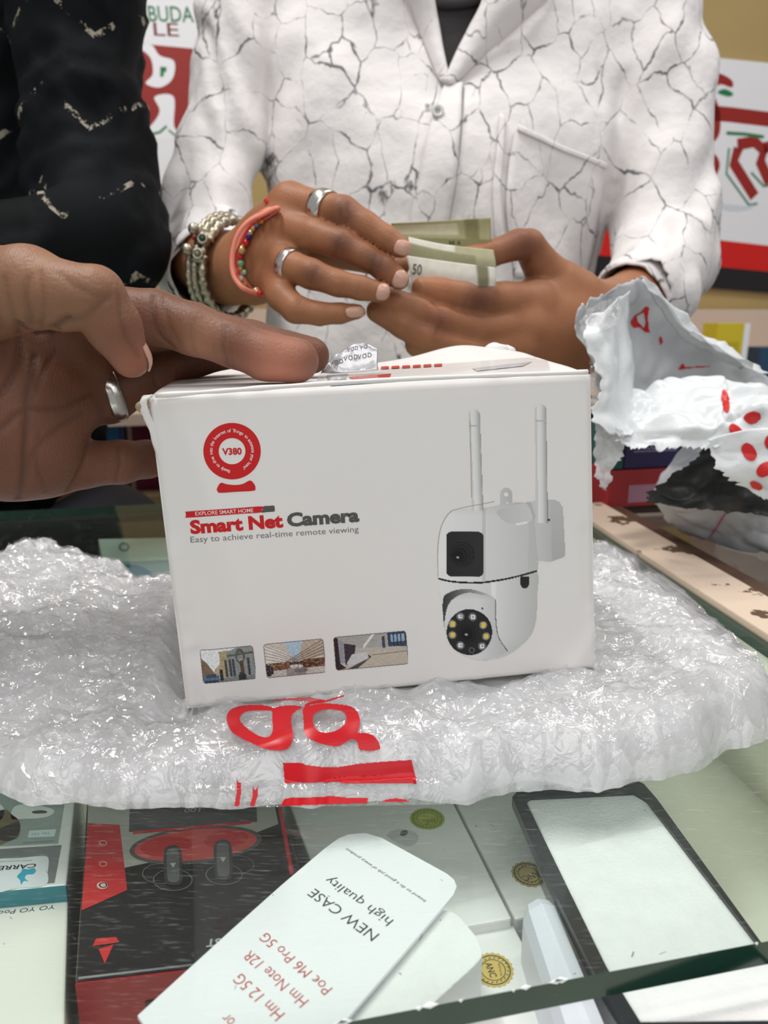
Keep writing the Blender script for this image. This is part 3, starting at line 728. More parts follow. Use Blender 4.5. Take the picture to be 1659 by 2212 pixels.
def fill(u, c): return np.tile(np.array(c, float), u.shape+(1,))
def grain(u, v, s, seed): 
    r = np.random.default_rng(seed).normal(0, 1, (97, 97)); return r[(np.abs(v*s*96).astype(int)) % 97, (np.abs(u*s*96).astype(int)) % 97]
def street(u, v):
    a = fill(u, (236, 238, 240)); put = lambda m, c: a.__setitem__(m, c)
    put(inpoly(u, v, [(0, .25), (.12, .42), (.24, .72), (.24, 1), (0, 1)]), (126, 104, 82)); put(inpoly(u, v, [(.24, .62), (.36, .45), (.36, .95), (.24, .95)]), (188, 168, 132))
    put(inpoly(u, v, [(.36, .2), (.34, .1), (.52, .08), (.52, .9), (.34, .9)]), (176, 160, 122)); put(inpoly(u, v, [(.5, .12), (.75, .0), (1, 0), (1, 1), (.48, .95)]), (142, 148, 146))
    put((np.hypot((u-.74)/.09, (v-.28)/.22) < 1) & (np.hypot((u-.74)/.055, (v-.32)/.15) > 1), (84, 88, 86)); put((np.abs(u-.755) < .035) & (v > .42) & (v < .85), (88, 66, 48))
    for x_ in (.46, .54, .6, .88): put((np.abs(u-x_) < .022) & (v > .35) & (v < .86), (62, 66, 64))
    put((u > .5) & (v > .1) & (np.abs((v-.12-.1*(1-u))-.08) < .03), (86, 96, 82)); put((v > .88), (128, 128, 126))
    put((np.abs(u-.17) < .14) & (v > .78) & (v < .97), (84, 112, 142)); put((np.abs(u-.17) < .09) & (v > .74) & (v < .84), (58, 74, 96)); put((np.abs(u-.17) < .12) & (np.abs(v-.95) < .03), (40, 48, 58))
    put((np.abs(u-.36) < .03) & (v > .62) & (v < .95), (38, 38, 40)); put((np.abs(u-.74) < .07) & (v > .82) & (v < .98), (40, 44, 52)); put((np.abs(u-.73) < .04) & (v > .76) & (v < .84), (62, 50, 44))
    return np.clip(a+grain(u, v, .5, 1)[..., None]*10, 0, 255)
def mall(u, v):
    a = fill(u, (206, 198, 188)); put = lambda m, c: a.__setitem__(m, c)
    put(inpoly(u, v, [(.36, 0), (.66, 0), (.55, .55), (.45, .55)]), (176, 204, 218)); put(inpoly(u, v, [(0, .05), (.36, .3), (.46, .58), (0, .62)]), (226, 222, 216)); put(inpoly(u, v, [(.66, 0), (1, 0), (1, .5), (.56, .55)]), (190, 176, 160))
    for k in range(5): put(np.abs((v-.05-k*.10)-(u*(.9-k*.12))) < .012, (160, 150, 140)); put(np.abs((v-.02-k*.10)-((1-u)*(.85-k*.1))) < .014, (128, 112, 98))
    put((v > .58) & (v < .80) & (u < .40), (122, 84, 58)); put((v > .55) & (v < .80) & (u > .62), (106, 74, 54)); put((v > .60) & (v < .68) & (u > .4) & (u < .62), (62, 52, 48))
    put((v > .80), (196, 188, 180)); put((v > .76) & (np.abs(u-.5) < .16), (150, 144, 140)); put((np.hypot((u-.58)/.12, (v-.86)/.06) < 1), (118, 114, 112))
    put((np.abs(u-.05) < .035) & (v > .62) & (v < .95), (40, 34, 34)); put((np.abs(u-.1) < .025) & (v > .66) & (v < .9), (50, 40, 42))
    g_ = grain(u, v, .45, 2)[..., None]; m = ((v > .58) & (v < .8))[..., None]; return np.clip(a+g_*np.where(m, 34, 9), 0, 255)
def room(u, v):
    a = fill(u, (188, 182, 174)); put = lambda m, c: a.__setitem__(m, c)
    put(v < .35+.1*u, (172, 168, 162)); put(inpoly(u, v, [(.1, .62), (.5, .50), (1, .58), (1, 1), (.1, 1)]), (196, 184, 168)); put(inpoly(u, v, [(0, 0), (.06, .05), (.07, .8), (.15, .95), (0, 1)]), (44, 26, 38))
    put(inpoly(u, v, [(.06, .08), (.14, .18), (.14, .78), (.07, .8)]), (150, 152, 164)); put(inpoly(u, v, [(.14, .22), (.3, .3), (.28, .52), (.17, .85), (.14, .85)]), (58, 44, 52))
    put(inpoly(u, v, [(.24, .56), (.44, .52), (.46, .7), (.18, .92), (.16, .8)]), (206, 204, 204)); put(inpoly(u, v, [(.46, .6), (.5, .68), (.3, .98), (.16, .98), (.46, .72)]), (70, 62, 60))
    put(inpoly(u, v, [(.74, .0), (1, -.02), (1, .46), (.74, .42)]), (52, 66, 90)); put(inpoly(u, v, [(.78, .08), (.97, .08), (.97, .3), (.78, .3)]), (150, 176, 204)); put(inpoly(u, v, [(.66, .12), (.7, .1), (.7, .46), (.66, .44)]), (58, 66, 84))
    for x_ in (.82, .87, .92): put((np.abs(u-x_) < .008) & (v < .44), (36, 42, 58))
    put(np.abs((v-.38)-(u-.4)*-2.4) < .05*((u > .4) & (u < .56)), (232, 232, 230)); put((np.abs(v-.66+.06*u) < .012) & (u > .5), (140, 122, 108))
    return np.clip(a+grain(u, v, .4, 3)[..., None]*5, 0, 255)
photo([(193, 290), (515, 258), (530, 462), (218, 492)], street, 'street_photo_print')
photo([(575, 252), (935, 217), (945, 420), (597, 457)], mall, 'mall_photo_print')
photo([(993, 210), (1430, 170), (1440, 372), (1010, 412)], room, 'room_photo_print')

# ---- prints and tape on the top flap
def drape(bv, pts, off, n=6):
    return [hit(bv, *q, off) for q in pts]
def drape_grid(name, bv, q, nu, nv, off, m, parent, cols=None, thick=0):
    q = [np.array(p, float) for p in q]; V = []
    for j in range(nv):
        for i in range(nu):
            u, v = i/(nu-1), j/(nv-1); p = (q[0]*(1-u)+q[1]*u)*(1-v)+(q[3]*(1-u)+q[2]*u)*v
            h = hit(bv, p[0], p[1], off)
            V.append(h if h is not None else (V[-1] if V else atY(p[0], p[1], .33)))
    o = obj(name, V, grid_faces(nv, nu), m, parent)
    if thick: solid(o, thick)
    return o
M_TOPRED = mat('red_flap_ink', srgb(200, 60, 50), .4); M_TOPCY = mat('cyan_flap_ink', srgb(120, 200, 225), .4); M_TOPGR = mat('grey_flap_ink', srgb(150, 148, 150), .4)
for k in range(7):
    x = 800+k*23; y = 798-k*1.1
    drape_grid('red_flap_letter', bv_top, [(x, y-4), (x+17, y-5), (x+17, y+1), (x, y+2)], 4, 3, .0003, M_TOPRED, carton)
drape_grid('red_flap_logo', bv_top, [(752, 815), (845, 808), (842, 817), (762, 822)], 6, 3, .0003, M_TOPRED, carton)
drape_grid('cyan_flap_band', bv_top, [(705, 829), (970, 811), (965, 818), (715, 835)], 12, 3, .0003, M_TOPCY, carton)
drape_grid('grey_flap_band', bv_top, [(705, 812), (752, 809), (748, 821), (708, 825)], 6, 3, .0003, M_TOPGR, carton)
drape_grid('grey_flap_swirl', bv_top, [(1020, 797), (1150, 782), (1130, 792), (1030, 803)], 10, 3, .0003, mat('pale_flap_ink', srgb(200, 198, 200), .4), carton)
M_FILM = bpy.data.materials.new('clear_tape'); M_FILM.use_nodes = True; M_FILM.node_tree.nodes.remove(M_FILM.node_tree.nodes['Principled BSDF']); glassy(M_FILM.node_tree, (.98, .98, .98), .06, dirt=False)
drape_grid('clear_tape', bv_top, [(690, 808), (1180, 772), (1190, 806), (680, 838)], 24, 8, .0006, M_FILM, carton)
# silver VOID tape end standing up behind the finger
rows = [[atY(x, y, Y) for x, y, Y in r] for r in ([(693, 806, .335), (740, 806, .334), (795, 802, .335), (816, 800, .336)], [(703, 790, .337), (742, 785, .336), (790, 782, .337), (816, 776, .338)], [(722, 768, .339), (750, 760, .338), (790, 756, .339), (815, 756, .340)], [(748, 752, .340), (765, 744, .339), (785, 742, .340), (806, 750, .342)])]
G = loft(rows, 16, 22); G += (vnoise(G, 180, 5)*.0007).reshape(16, 22, 1)*gnormals(G)
M_SILV = mat('silver_security_tape', srgb(205, 205, 208), .25, metal=.6, bump=(500, .3, .0004))
tp = obj('security_tape', G.reshape(-1, 3), grid_faces(16, 22), M_SILV, carton); solid(tp, .0002); tp['label'] = 'silver security tape end lettered VOID'
bt = bvh(G.reshape(-1, 3), np.array(grid_faces(16, 22))); V = []; Fc = []
for (tx, ty, s_) in ((722, 787, 13), (752, 778, 14), (782, 774, 14), (757, 758, 11), (785, 753, 12)):
    for ch, dx in (('V', -.9), ('O', 0), ('I', .65), ('D', 1.1)):
        tv, tt = text_mesh(ch, .02); b_ = len(V); ok = True; L = []
        for q in tv:
            h = hit(bt, tx+(dx*s_*.75)+q[0]*s_*.9, ty-dx*2-q[1]*s_*1.0, .0003)
            if h is None: ok = False; break
            L.append(h)
        if ok: V += L; Fc += [tuple(i+b_ for i in t) for t in tt]
if V: obj('void_lettering', V, Fc, mat('grey_void_ink', srgb(128, 128, 132), .4), tp, smooth=False)
# ================================================================== goods lying under the glass (z of the face seen; all stand on the shelf)
def flat(name, px_quad, z, h, m, parent, bev=.0008):
    q = [atZ(x, y, z) for x, y in px_quad]          # clockwise from far left as seen: FL, FR, NR, NL
    lo = [p-[0, 0, h] for p in q]
    v, f = quadbox(lo[3], lo[2], lo[1], lo[0], (0, 0, h))
    o = obj(name, v, f, m, parent, smooth=False)
    if bev: bevel(o, bev)
    return o
def zplane(z): return Plane(np.array([0, 0, z]), (1, 0, 0), (0, 1, 0))
def base_of(px, py, z): p = atZ(px, py, z); return (p[0], p[1], SHZ)
def c6(x, y): return (x/2.592, 1680+y/2.592)
def c7(x, y): return (500+x/2.765, 1680+y/2.765)
def c8(x, y): return (1000+x/2.517, 1640+y/2.517)
M_WCARD = mat('white_glossy_card', srgb(238, 238, 236), .35, noise=(12, .02)); M_CREAM = mat('ivory_card', srgb(234, 232, 224), .4)
M_FOAM = mat('white_packing_foam', srgb(240, 240, 240), .8, bump=(700, .5, .001), noise=(120, .04))
M_BLKC = mat('black_glossy_card', srgb(34, 32, 34), .3, noise=(10, .1)); M_REDC = mat('red_card', srgb(150, 28, 34), .35)
M_TEAL = mat('teal_card', srgb(52, 132, 146), .4)
# --- grey earphone pack at far left
Z1 = -.030
t = empty('earphone_pack', base_of(0, 1850, Z1), 'grey and white earphone pack with a CARRE label under the glass at far left', 'box')
flat('carton', [(-120, 1650), (170, 1650), (143, 1912), (-150, 1940)], Z1, -SHZ+Z1-.0005, M_WCARD, t)
P = Print(zplane(Z1))
P.poly([c6(-300, 30), c6(385, 0), c6(325, 370), c6(-300, 400)], srgba((158, 172, 170))).poly([c6(-300, 420), c6(345, 378), c6(305, 590), c6(-300, 640)], srgba((128, 130, 132))).up()
P.smooth([c6(-60, 475), c6(120, 450), c6(240, 440), c6(272, 455), c6(268, 520), c6(255, 602), c6(100, 620), c6(-60, 640)], srgba((228, 232, 236)), 4)
P.smooth([c6(-100, 240), c6(20, 180), c6(70, 210), c6(110, 250), c6(105, 330), c6(60, 355), c6(-30, 390), c6(-100, 400)], srgba((118, 104, 74)), 4)
P.smooth([c6(62, 230), c6(80, 165), c6(160, 150), c6(290, 175), c6(295, 205), c6(240, 225), c6(130, 232)], srgba((236, 240, 240)), 4)
P.smooth([c6(-60, 160), c6(0, 150), c6(25, 190), c6(0, 240), c6(-60, 230)], srgba((236, 240, 240)), 4)
P.poly([c6(165, 298), c6(315, 290), c6(305, 330), c6(155, 337)], srgba((222, 232, 238))).up()
P.smooth([c6(60, 260), c6(105, 245), c6(112, 300), c6(70, 350), c6(0, 350), c6(-20, 300)], srgba((52, 46, 44)), 4)
P.smooth([c6(182, 190), c6(230, 183), c6(262, 190), c6(255, 200), c6(190, 202)], srgba((60, 62, 64)), 4)
P.text('CARRE', c6(208, 482), c6(-2, 498), srgba((48, 50, 56)), 13, .02)
P.text('TRENDY EARBUD', c6(306, 352), c6(130, 362), srgba((110, 120, 120)), 5).text('YO YO', c6(285, 306), c6(180, 312), srgba((120, 180, 200)), 7, .01).text('Quality branded mobile', c6(180, 462), c6(-10, 470), srgba((120, 124, 130)), 4)
P.smooth([c6(95, 555), c6(118, 530), c6(128, 512), c6(160, 515), c6(190, 508), c6(202, 525), c6(185, 542), c6(150, 545), c6(140, 565), c6(158, 582), c6(135, 580), c6(118, 600), c6(112, 575)], srgba((64, 168, 196)), 4)
P.build('printed_face', t)
P2 = Plane(atZ(143, 1912, Z1), atZ(143, 1912, Z1)-atZ(-150, 1940, Z1), ZV)
v, f = quadbox(atZ(-150, 1941, Z1)-[0, .0006, .0062], atZ(143.5, 1913, Z1)-[0, .0006, .0062], atZ(143.5, 1913, Z1)-[0, -.0002, .0062], atZ(-150, 1941, Z1)-[0, -.0002, .0062], (0, 0, .0062))
obj('teal_side', v, f, M_TEAL, t, smooth=False)
# --- white box in front of it
Z2 = -.0364
t = empty('earbud_box', base_of(60, 2050, Z2), 'white box printed YO YO Pod upside down at the bottom left', 'box')
flat('carton', [(-170, 1966), (147, 1934), (137, 2290), (-190, 2330)], Z2, -SHZ+Z2-.0005, M_CREAM, t)
P = Print(zplane(Z2)); P.text('YO YO Pod', c6(312, 712), c6(-4, 748), srgba((70, 74, 78)), 12, -.002); P.build('printed_name', t)
# --- black and red earbud box
Z3 = -.028
t = empty('earbud_box', base_of(380, 1950, Z3), 'black and red wireless earbud box showing two grey earbuds', 'box')
q3 = [(192, 1665), (582, 1665), (705, 2052), (163, 2116)]
flat('carton', q3, Z3, -SHZ+Z3-.0005, M_BLKC, t)
P = Print(zplane(Z3))
dk = srgba((52, 50, 52)); RD_ = srgba((196, 48, 50)); RDL = srgba((212, 82, 76)); GY = srgba((120, 120, 120)); LGY = srgba((178, 176, 168))
P.poly([c6(500, -30), c6(1510, -30), c6(1560, 260), c6(1200, 400), c6(700, 505), c6(480, 560)], LGY).poly([c6(1520, -30), c6(1542, -30), c6(1645, 535), c6(1625, 545)], RD_).poly([c6(1505, -20), c6(1520, -20), c6(1620, 545), c6(1560, 270)], dk).up()
P.poly([c6(493, 255), c6(670, 265), c6(712, 630), c6(456, 745)], RD_)
P.poly([c6(730, 30), c6(1430, 0), c6(1440, 248), c6(722, 306)], srgba((86, 84, 84)))
P.disc(c6(1095, 378), 372/2.592, 104/2.592, srgba((92, 88, 88)), 48, rot=-.1).up()
P.disc(c6(1095, 378), 345/2.592, 86/2.592, RDL, 48, rot=-.1).poly([c6(740, 302), c6(1420, 243), c6(1400, 260), c6(745, 318)], RD_).up()
P.disc(c6(930, 385), 145/2.592, 55/2.592, RD_, 32, rot=-.1).disc(c6(1265, 345), 125/2.592, 50/2.592, RD_, 32, rot=-.1).up()
for cx_, cy_, r_ in ((968, 575, 112), (900, 540, 105), (1255, 545, 105), (1330, 490, 95)): P.disc(c6(cx_, cy_), r_/2.592, r_*.55/2.592, srgba((104, 102, 102)), 40, hole=.93)
P.up()
for x0, y0 in ((968, 490), (1248, 460)):
    P.smooth([c6(x0-50, y0-70), c6(x0-20, y0-106), c6(x0+25, y0-106), c6(x0+48, y0-70), c6(x0+54, y0+60), c6(x0+40, y0+110), c6(x0-20, y0+112), c6(x0-46, y0+80)], srgba((66, 64, 64)), 4).up()
    P.smooth([c6(x0-34, y0-70), c6(x0-12, y0-92), c6(x0+18, y0-92), c6(x0+32, y0-70), c6(x0+38, y0+60), c6(x0+25, y0+96), c6(x0-12, y0+96), c6(x0-30, y0+70)], srgba((104, 103, 103)), 4).up()
    P.poly([c6(x0-16, y0-8), c6(x0+18, y0-10), c6(x0+2, y0+18)], srgba((190, 190, 190)))
P.poly([c6(540, 905), c6(650, 897), c6(668, 925), c6(518, 948)], RD_).poly([c6(553, 965), c6(636, 938), c6(588, 1046)], RD_)
P.text('ST', c6(1240, 905), c6(1160, 912), srgba((170, 170, 170)), 20, .03).text('100', c6(1125, 172), c6(1035, 176), srgba((170, 170, 170)), 14, .02)
for k in range(3): P.text('wireless', c6(640-6*k, 300+k*125), c6(530-6*k, 304+k*125), srgba((225, 150, 145)), 4).disc(c6(578, 370+k*118), 9, 6, srgba((225, 150, 145)), 20, hole=.7)
P.disc(c6(573, 608), 12, 8, srgba((228, 180, 175)), 24)
P.build('printed_face', t)
a3, b3 = atZ(*q3[3], Z3), atZ(*q3[2], Z3); dn = np.cross(b3-a3, ZV); dn /= np.linalg.norm(dn)
v, f = quadbox(a3+dn*.0002+[0, 0, -.046], b3+dn*.0002+[0, 0, -.046], b3+dn*.0009+[0, 0, -.046], a3+dn*.0009+[0, 0, -.046], (0, 0, .045))
fr3 = obj('red_front', v, f, M_REDC, t, smooth=False)
pf = Plane(a3+dn*.001, b3-a3, ZV); P = Print(pf); P.smooth([c6(810, 1262), c6(840, 1245), c6(960, 1235), c6(960, 1280), c6(840, 1285)], srgba((20, 18, 20)), 4); P.build('hang_slot', fr3)
# --- white boxes with round ANC seals
def seal(P, c, rx, ry, col, ink, rot, teeth=24, txt='ANC', ta=None, tb=None):
    pts = []
    for k in range(teeth*2):
        a = math.pi*k/teeth; r = 1.0 if k % 2 else .93
        pts.append((c[0]+rx*r*math.cos(a)*math.cos(rot)-ry*r*math.sin(a)*math.sin(rot), c[1]+rx*r*math.cos(a)*math.sin(rot)+ry*r*math.sin(a)*math.cos(rot)))
    P.poly(pts, col).up(); P.disc(c, rx*.84, ry*.84, ink, 40, hole=.93, rot=rot).disc(c, rx*.60, ry*.60, ink, 36, hole=.93, rot=rot)
    for k in range(20):
        a0 = 2*math.pi*k/20; P.line([(c[0]+rx*.66*math.cos(a0), c[1]+ry*.66*math.sin(a0)), (c[0]+rx*.75*math.cos(a0+.12), c[1]+ry*.75*math.sin(a0+.12))], 2.0, ink)
    if ta: P.text(txt, ta, tb, ink, 15, .02)
YG = srgba((172, 180, 66)); OL = srgba((178, 162, 104)); GO = srgba((206, 178, 96)); IK = srgba((72, 66, 44))
Z4 = -.036
t = empty('white_box', base_of(850, 1850, Z4), 'white earbud box with a yellow green seal and a small earbud picture', 'box')
flat('carton', [(600, 1672), (948, 1672), (1106, 1984), (742, 2046)], Z4, -SHZ+Z4-.0005, M_WCARD, t)
P = Print(zplane(Z4)); seal(P, c7(1170, 246), 39, 24, YG, srgba((110, 124, 40)), .05, 30, 'ANC', c7(1215, 240), c7(1140, 258))
P.smooth([c7(930, 345), c7(1000, 308), c7(1090, 325), c7(1118, 360), c7(1090, 400), c7(1030, 405)], srgba((206, 208, 208)), 5).up(); P.disc(c7(1030, 332), 9, 6, srgba((88, 96, 92)), 20, rot=-.4); P.build('printed_face', t)
Z5 = -.038
t = empty('white_box', base_of(1100, 1820, Z5), 'white box with an olive seal beside the black framed screen guard', 'box')
flat('carton', [(953, 1670), (1200, 1655), (1330, 1948), (1113, 1985)], Z5, -SHZ+Z5-.0005, M_WCARD, t)
P = Print(zplane(Z5)); seal(P, c8(358, 627), 40, 27, OL, IK, .3, 16, 'ANC', c8(405, 610), c8(320, 640)); P.build('printed_face', t)
Z6 = -.040
t = empty('white_box', base_of(1050, 2090, Z6), 'white box with a golden ANC seal near the glass edge', 'box')
flat('carton', [(780, 2062), (1108, 1996), (1235, 2230), (860, 2320)], Z6, -SHZ+Z6-.0005, M_WCARD, t)
P = Print(zplane(Z6)); seal(P, c8(165, 1148), 46, 38, GO, IK, .3, 22, 'ANC', c8(118, 1110), c8(150, 1190)); P.text('since', c8(190, 1110), c8(205, 1180), IK, 6); P.build('printed_face', t)
# --- long white box at the side of the screen guard
Z7 = -.018
t = empty('slim_white_box', base_of(1200, 2080, Z7), 'slim white box leaning along the black framed screen guard', 'box')
flat('carton', [(1122, 1930), (1196, 1916), (1345, 2260), (1232, 2275)], Z7, -SHZ+Z7-.0005, mat('bluish_white_card', srgb(226, 228, 238), .4), t, .006)
# --- black framed screen guard with foam
Z8 = -.016
t = empty('screen_guard', base_of(1400, 1900, Z8), 'black framed phone screen guard filled with white foam', 'screen guard')
outer = [c8(268, 205), c8(300, 170), c8(395, 140), c8(930, 105), c8(985, 135), c8(1055, 215), c8(1625, 1000), c8(1990, 1500), c8(960, 1560), c8(700, 1140), c8(420, 560)]
inner = [c8(340, 225), c8(370, 205), c8(640, 193), c8(930, 178), c8(1000, 220), c8(1600, 995), c8(1930, 1420), c8(965, 1430), c8(780, 1130), c8(560, 680)]
def prism(name, loop_px, z0, z1, m, parent, hole=None, bev=0):
    L = [atZ(x, y, z1) for x, y in loop_px]; H = [atZ(x, y, z1) for x, y in hole] if hole else []
    allp = L+H; tri = tessellate_polygon([[Vector((p[0], p[1], 0)) for p in L]]+([[Vector((p[0], p[1], 0)) for p in H]] if hole else []))
    n = len(allp); top = [p for p in allp]; bot = [p+[0, 0, z0-z1] for p in allp]; f = []
    for a, b, c in tri:
        cr = np.cross(top[b]-top[a], top[c]-top[a])[2]; f.append((a, b, c) if cr > 0 else (c, b, a)); f.append((a+n, c+n, b+n) if cr > 0 else (c+n, a+n, b+n))
    def side(s, e):
        for i in range(s, e):
            j = s+(i-s+1) % (e-s); f.append((i, j, j+n, i+n))
    side(0, len(L)); 
    if hole: side(len(L), n)
    o = obj(name, top+bot, f, m, parent, smooth=False)
    bm = bmesh.new(); bm.from_mesh(o.data); bmesh.ops.recalc_face_normals(bm, faces=bm.faces); bm.to_mesh(o.data); bm.free()
    if bev: bevel(o, bev)
    return o
prism('frame', outer, Z8-.004, Z8, mat('black_guard_border', srgb(44, 48, 52), .2, spec=.6, noise=(20, .1)), t, hole=inner)
prism('back_tray', outer, Z8-.009, Z8-.0045, mat('clear_grey_tray', srgb(150, 152, 152), .2), t)
prism('foam_sheet', inner, Z8-.0045, Z8-.0015, M_FOAM, t, bev=.0008)
slz = Z8-.0095
v, f = quadbox(*[atZ(x, y, Z8)*[1, 1, 0]+[0, 0, SHZ+.0005] for x, y in (c8(900, 1300), c8(1500, 1250), c8(900, 400), c8(480, 420))], (0, 0, slz-SHZ-.001))
obj('under_tray', v, f, M_WCARD, t, smooth=False)
# --- foam sheet and the NEW CASE card
t = empty('foam_block', base_of(900, 2100, -.03), 'white packing foam block under the printed phone case card', 'foam')
Z9 = -.0145
prism('foam', closed_spline([c7(1290, 790), c7(1440, 920), c7(1490, 1010), c7(1480, 1090), c7(1300, 1260), c7(1150, 1400), c7(900, 1640), c7(500, 1800), c7(300, 1700), c7(700, 1250), c7(1050, 900)], 4), -.034, Z9, M_FOAM, t, bev=.003)
v, f = quadbox(*[atZ(x, y, Z9)*[1, 1, 0]+[0, 0, Z6+.0005] for x, y in (c7(700, 1560), c7(1000, 1450), c7(1350, 1050), c7(1250, 950))], (0, 0, -.0345-Z6))
obj('foam_backing', v, f, M_FOAM, t, smooth=False)
t = empty('phone_case_card', base_of(650, 2050, -.012), 'white NEW CASE high quality phone case card lying under the glass', 'card')
Z10 = -.0115
card = [c7(-560, 1420), c7(0, 908), c7(300, 640), c7(560, 420), c7(640, 362), c7(700, 338), c7(800, 330), c7(900, 360), c7(1290, 575), c7(1330, 610), c7(1345, 650), c7(1325, 700), c7(1000, 1080), c7(680, 1452), c7(480, 1690), c7(-100, 2100)]
prism('card', card, Z10-.0012, Z10, mat('matte_white_card', srgb(240, 240, 244), .45), t)
P = Print(zplane(Z10)); RT = srgba((190, 70, 60)); BT = srgba((44, 54, 58))
P.text('NEW CASE', c7(886, 936), c7(500, 662), BT, 27, -.004).text('high quality', c7(970, 852), c7(590, 590), BT, 24, -.006).text('Intend to do a good job of every product', c7(1165, 735), c7(690, 420), srgba((70, 76, 80)), 8, -.004, shear=.2)
P.text('Poc M6 Pro 5G', c7(606, 1258), c7(212, 925), RT, 26, -.006).text('Hm Note 12R', c7(464, 1330), c7(116, 1030), RT, 27, -.006).text('Hm 12 5G', c7(322, 1408), c7(62, 1168), RT, 28, -.006).text('or', c7(28, 1450), c7(-20, 1405), RT, 26, -.006)
P.build('printed_text', t)
# --- darker goods further back under the glass (seen left of the carton)
t = empty('black_pouch', base_of(110, 1150, -.03), 'large black pack under the glass beneath the reaching hand', 'pack')
flat('pouch', [(-200, 1192), (186, 1188), (205, 1290), (-250, 1330)], -.022, -SHZ-.022-.0005, mat('black_pouch_film', srgb(22, 26, 26), .3), t, .004)
t = empty('sage_pack', base_of(270, 1180, -.03), 'pale sage pack under the glass left of the carton', 'pack')
flat('carton', [(212, 1164), (420, 1160), (440, 1205), (222, 1212)], -.024, -SHZ-.024-.0005, mat('pale_sage_card', srgb(170, 188, 172), .4), t)
P = Print(zplane(-.024)); P.disc((268, 1182), 12, 10, srgba((84, 120, 104)), 24, hole=.6); P.build('printed_face', t)
t = empty('blue_pack', base_of(300, 1230, -.03), 'blue pack with a dark teal arch beside the carton foot', 'pack')
flat('carton', [(226, 1218), (470, 1208), (520, 1330), (250, 1340)], -.026, -SHZ-.026-.0005, mat('grey_teal_card', srgb(120, 150, 150), .4), t)
P = Print(zplane(-.026)); P.smooth([(205, 1262), (240, 1226), (290, 1220), (330, 1240), (370, 1300), (360, 1330), (250, 1335)], srgba((30, 104, 124)), 5); P.build('printed_face', t)
# --- packs under the side glass
def side_pack(name, q, z, h, col, label, prints=()):
    t = empty(name, atZ(*q[3], z)*[1, 1, 0]+[0, 0, -.14], label, 'pack')
    flat('carton', q, z, z+.1395, mat('pack_'+name, srgb(*col), .4), t)
    if prints:
        P = Print(zplane(z))
        for pts, c in prints: P.poly(pts, srgba(c))
        P.build('printed_face', t)
side_pack('green_pack', [(1372, 1128), (1470, 1128), (1500, 1180), (1400, 1172)], -.02, .03, (120, 112, 60), 'olive pack under the side glass near the wooden strip')
# boxes standing on the side glass beyond the torn bag
def stand(name, px, py, Y, w_, d_, h_, col, label, txt=None):
    o = atZ(px, py, 0); t = empty(name, o, label, 'box')
    slab('carton', o+[0, 0, .0005], w_*WX, d_*WY, h_*ZV, mat('pack_'+name, srgb(*col), .4), t, .001)
    if txt:
        pp = Print(Plane(o-WY*.0003+[0, 0, .0005], WX, ZV)); pp.text(txt, (w_*.12, h_*.4), (w_*.85, h_*.4), srgba((190, 180, 215)), h_*.25, .01, px=False); pp.build('printed_text', t)
# ================================================================== people: skin
def skin_mat(name, ridges):
    m = mat(name, rough=.5, attr=True, spec=.35, sss=.18, noise=(55, .10))
    nt = m.node_tree; p = nt.nodes['Principled BSDF']; tc = nt.nodes.new('ShaderNodeTexCoord')
    n = nt.nodes.new('ShaderNodeTexNoise'); n.inputs['Scale'].default_value = 700; n.inputs['Detail'].default_value = 3; nt.links.new(tc.outputs['Object'], n.inputs['Vector'])
    v = nt.nodes.new('ShaderNodeTexVoronoi'); v.inputs['Scale'].default_value = 420; v.feature = 'DISTANCE_TO_EDGE'; nt.links.new(tc.outputs['Object'], v.inputs['Vector'])
    ad = nt.nodes.new('ShaderNodeMath'); ad.operation = 'ADD'; nt.links.new(n.outputs['Fac'], ad.inputs[0]); nt.links.new(v.outputs['Distance'], ad.inputs[1]); last = ad.outputs[0]
    if ridges:       # friction ridges of the palm side
        wv = nt.nodes.new('ShaderNodeTexWave'); wv.inputs['Scale'].default_value = 330; wv.inputs['Distortion'].default_value = 1.2; wv.inputs['Detail'].default_value = 1; wv.bands_direction = 'X'
        nt.links.new(tc.outputs['Object'], wv.inputs['Vector']); m2 = nt.nodes.new('ShaderNodeMath'); m2.operation = 'MULTIPLY_ADD'; m2.inputs[1].default_value = .16
        nt.links.new(wv.outputs['Fac'], m2.inputs[0]); nt.links.new(last, m2.inputs[2]); last = m2.outputs[0]
    b = nt.nodes.new('ShaderNodeBump'); b.inputs['Strength'].default_value = .35; b.inputs['Distance'].default_value = .0005
    nt.links.new(last, b.inputs['Height']); nt.links.new(b.outputs['Normal'], p.inputs['Normal'])
    return m
M_SKIN1 = skin_mat('palm_skin', True); M_SKIN2 = skin_mat('tanned_skin', False)
M_NAIL = mat('finger_nail', srgb(205, 160, 140), .28, spec=.5, coat=.3, sss=.1)
M_SILVER = mat('polished_silver', srgb(214, 212, 206), .22, metal=1.0, bump=(500, .25, .0004)); M_OXID = mat('oxidised_silver', srgb(176, 168, 150), .35, metal=1.0, noise=(300, .35), bump=(900, .3, .0004))
def JJ(seq): 
    P = []; R = []
    for px, py, Y, r in seq:
        p = atY(px, py, Y); P.append(p); R.append(pxr(p, r))
    return P, R
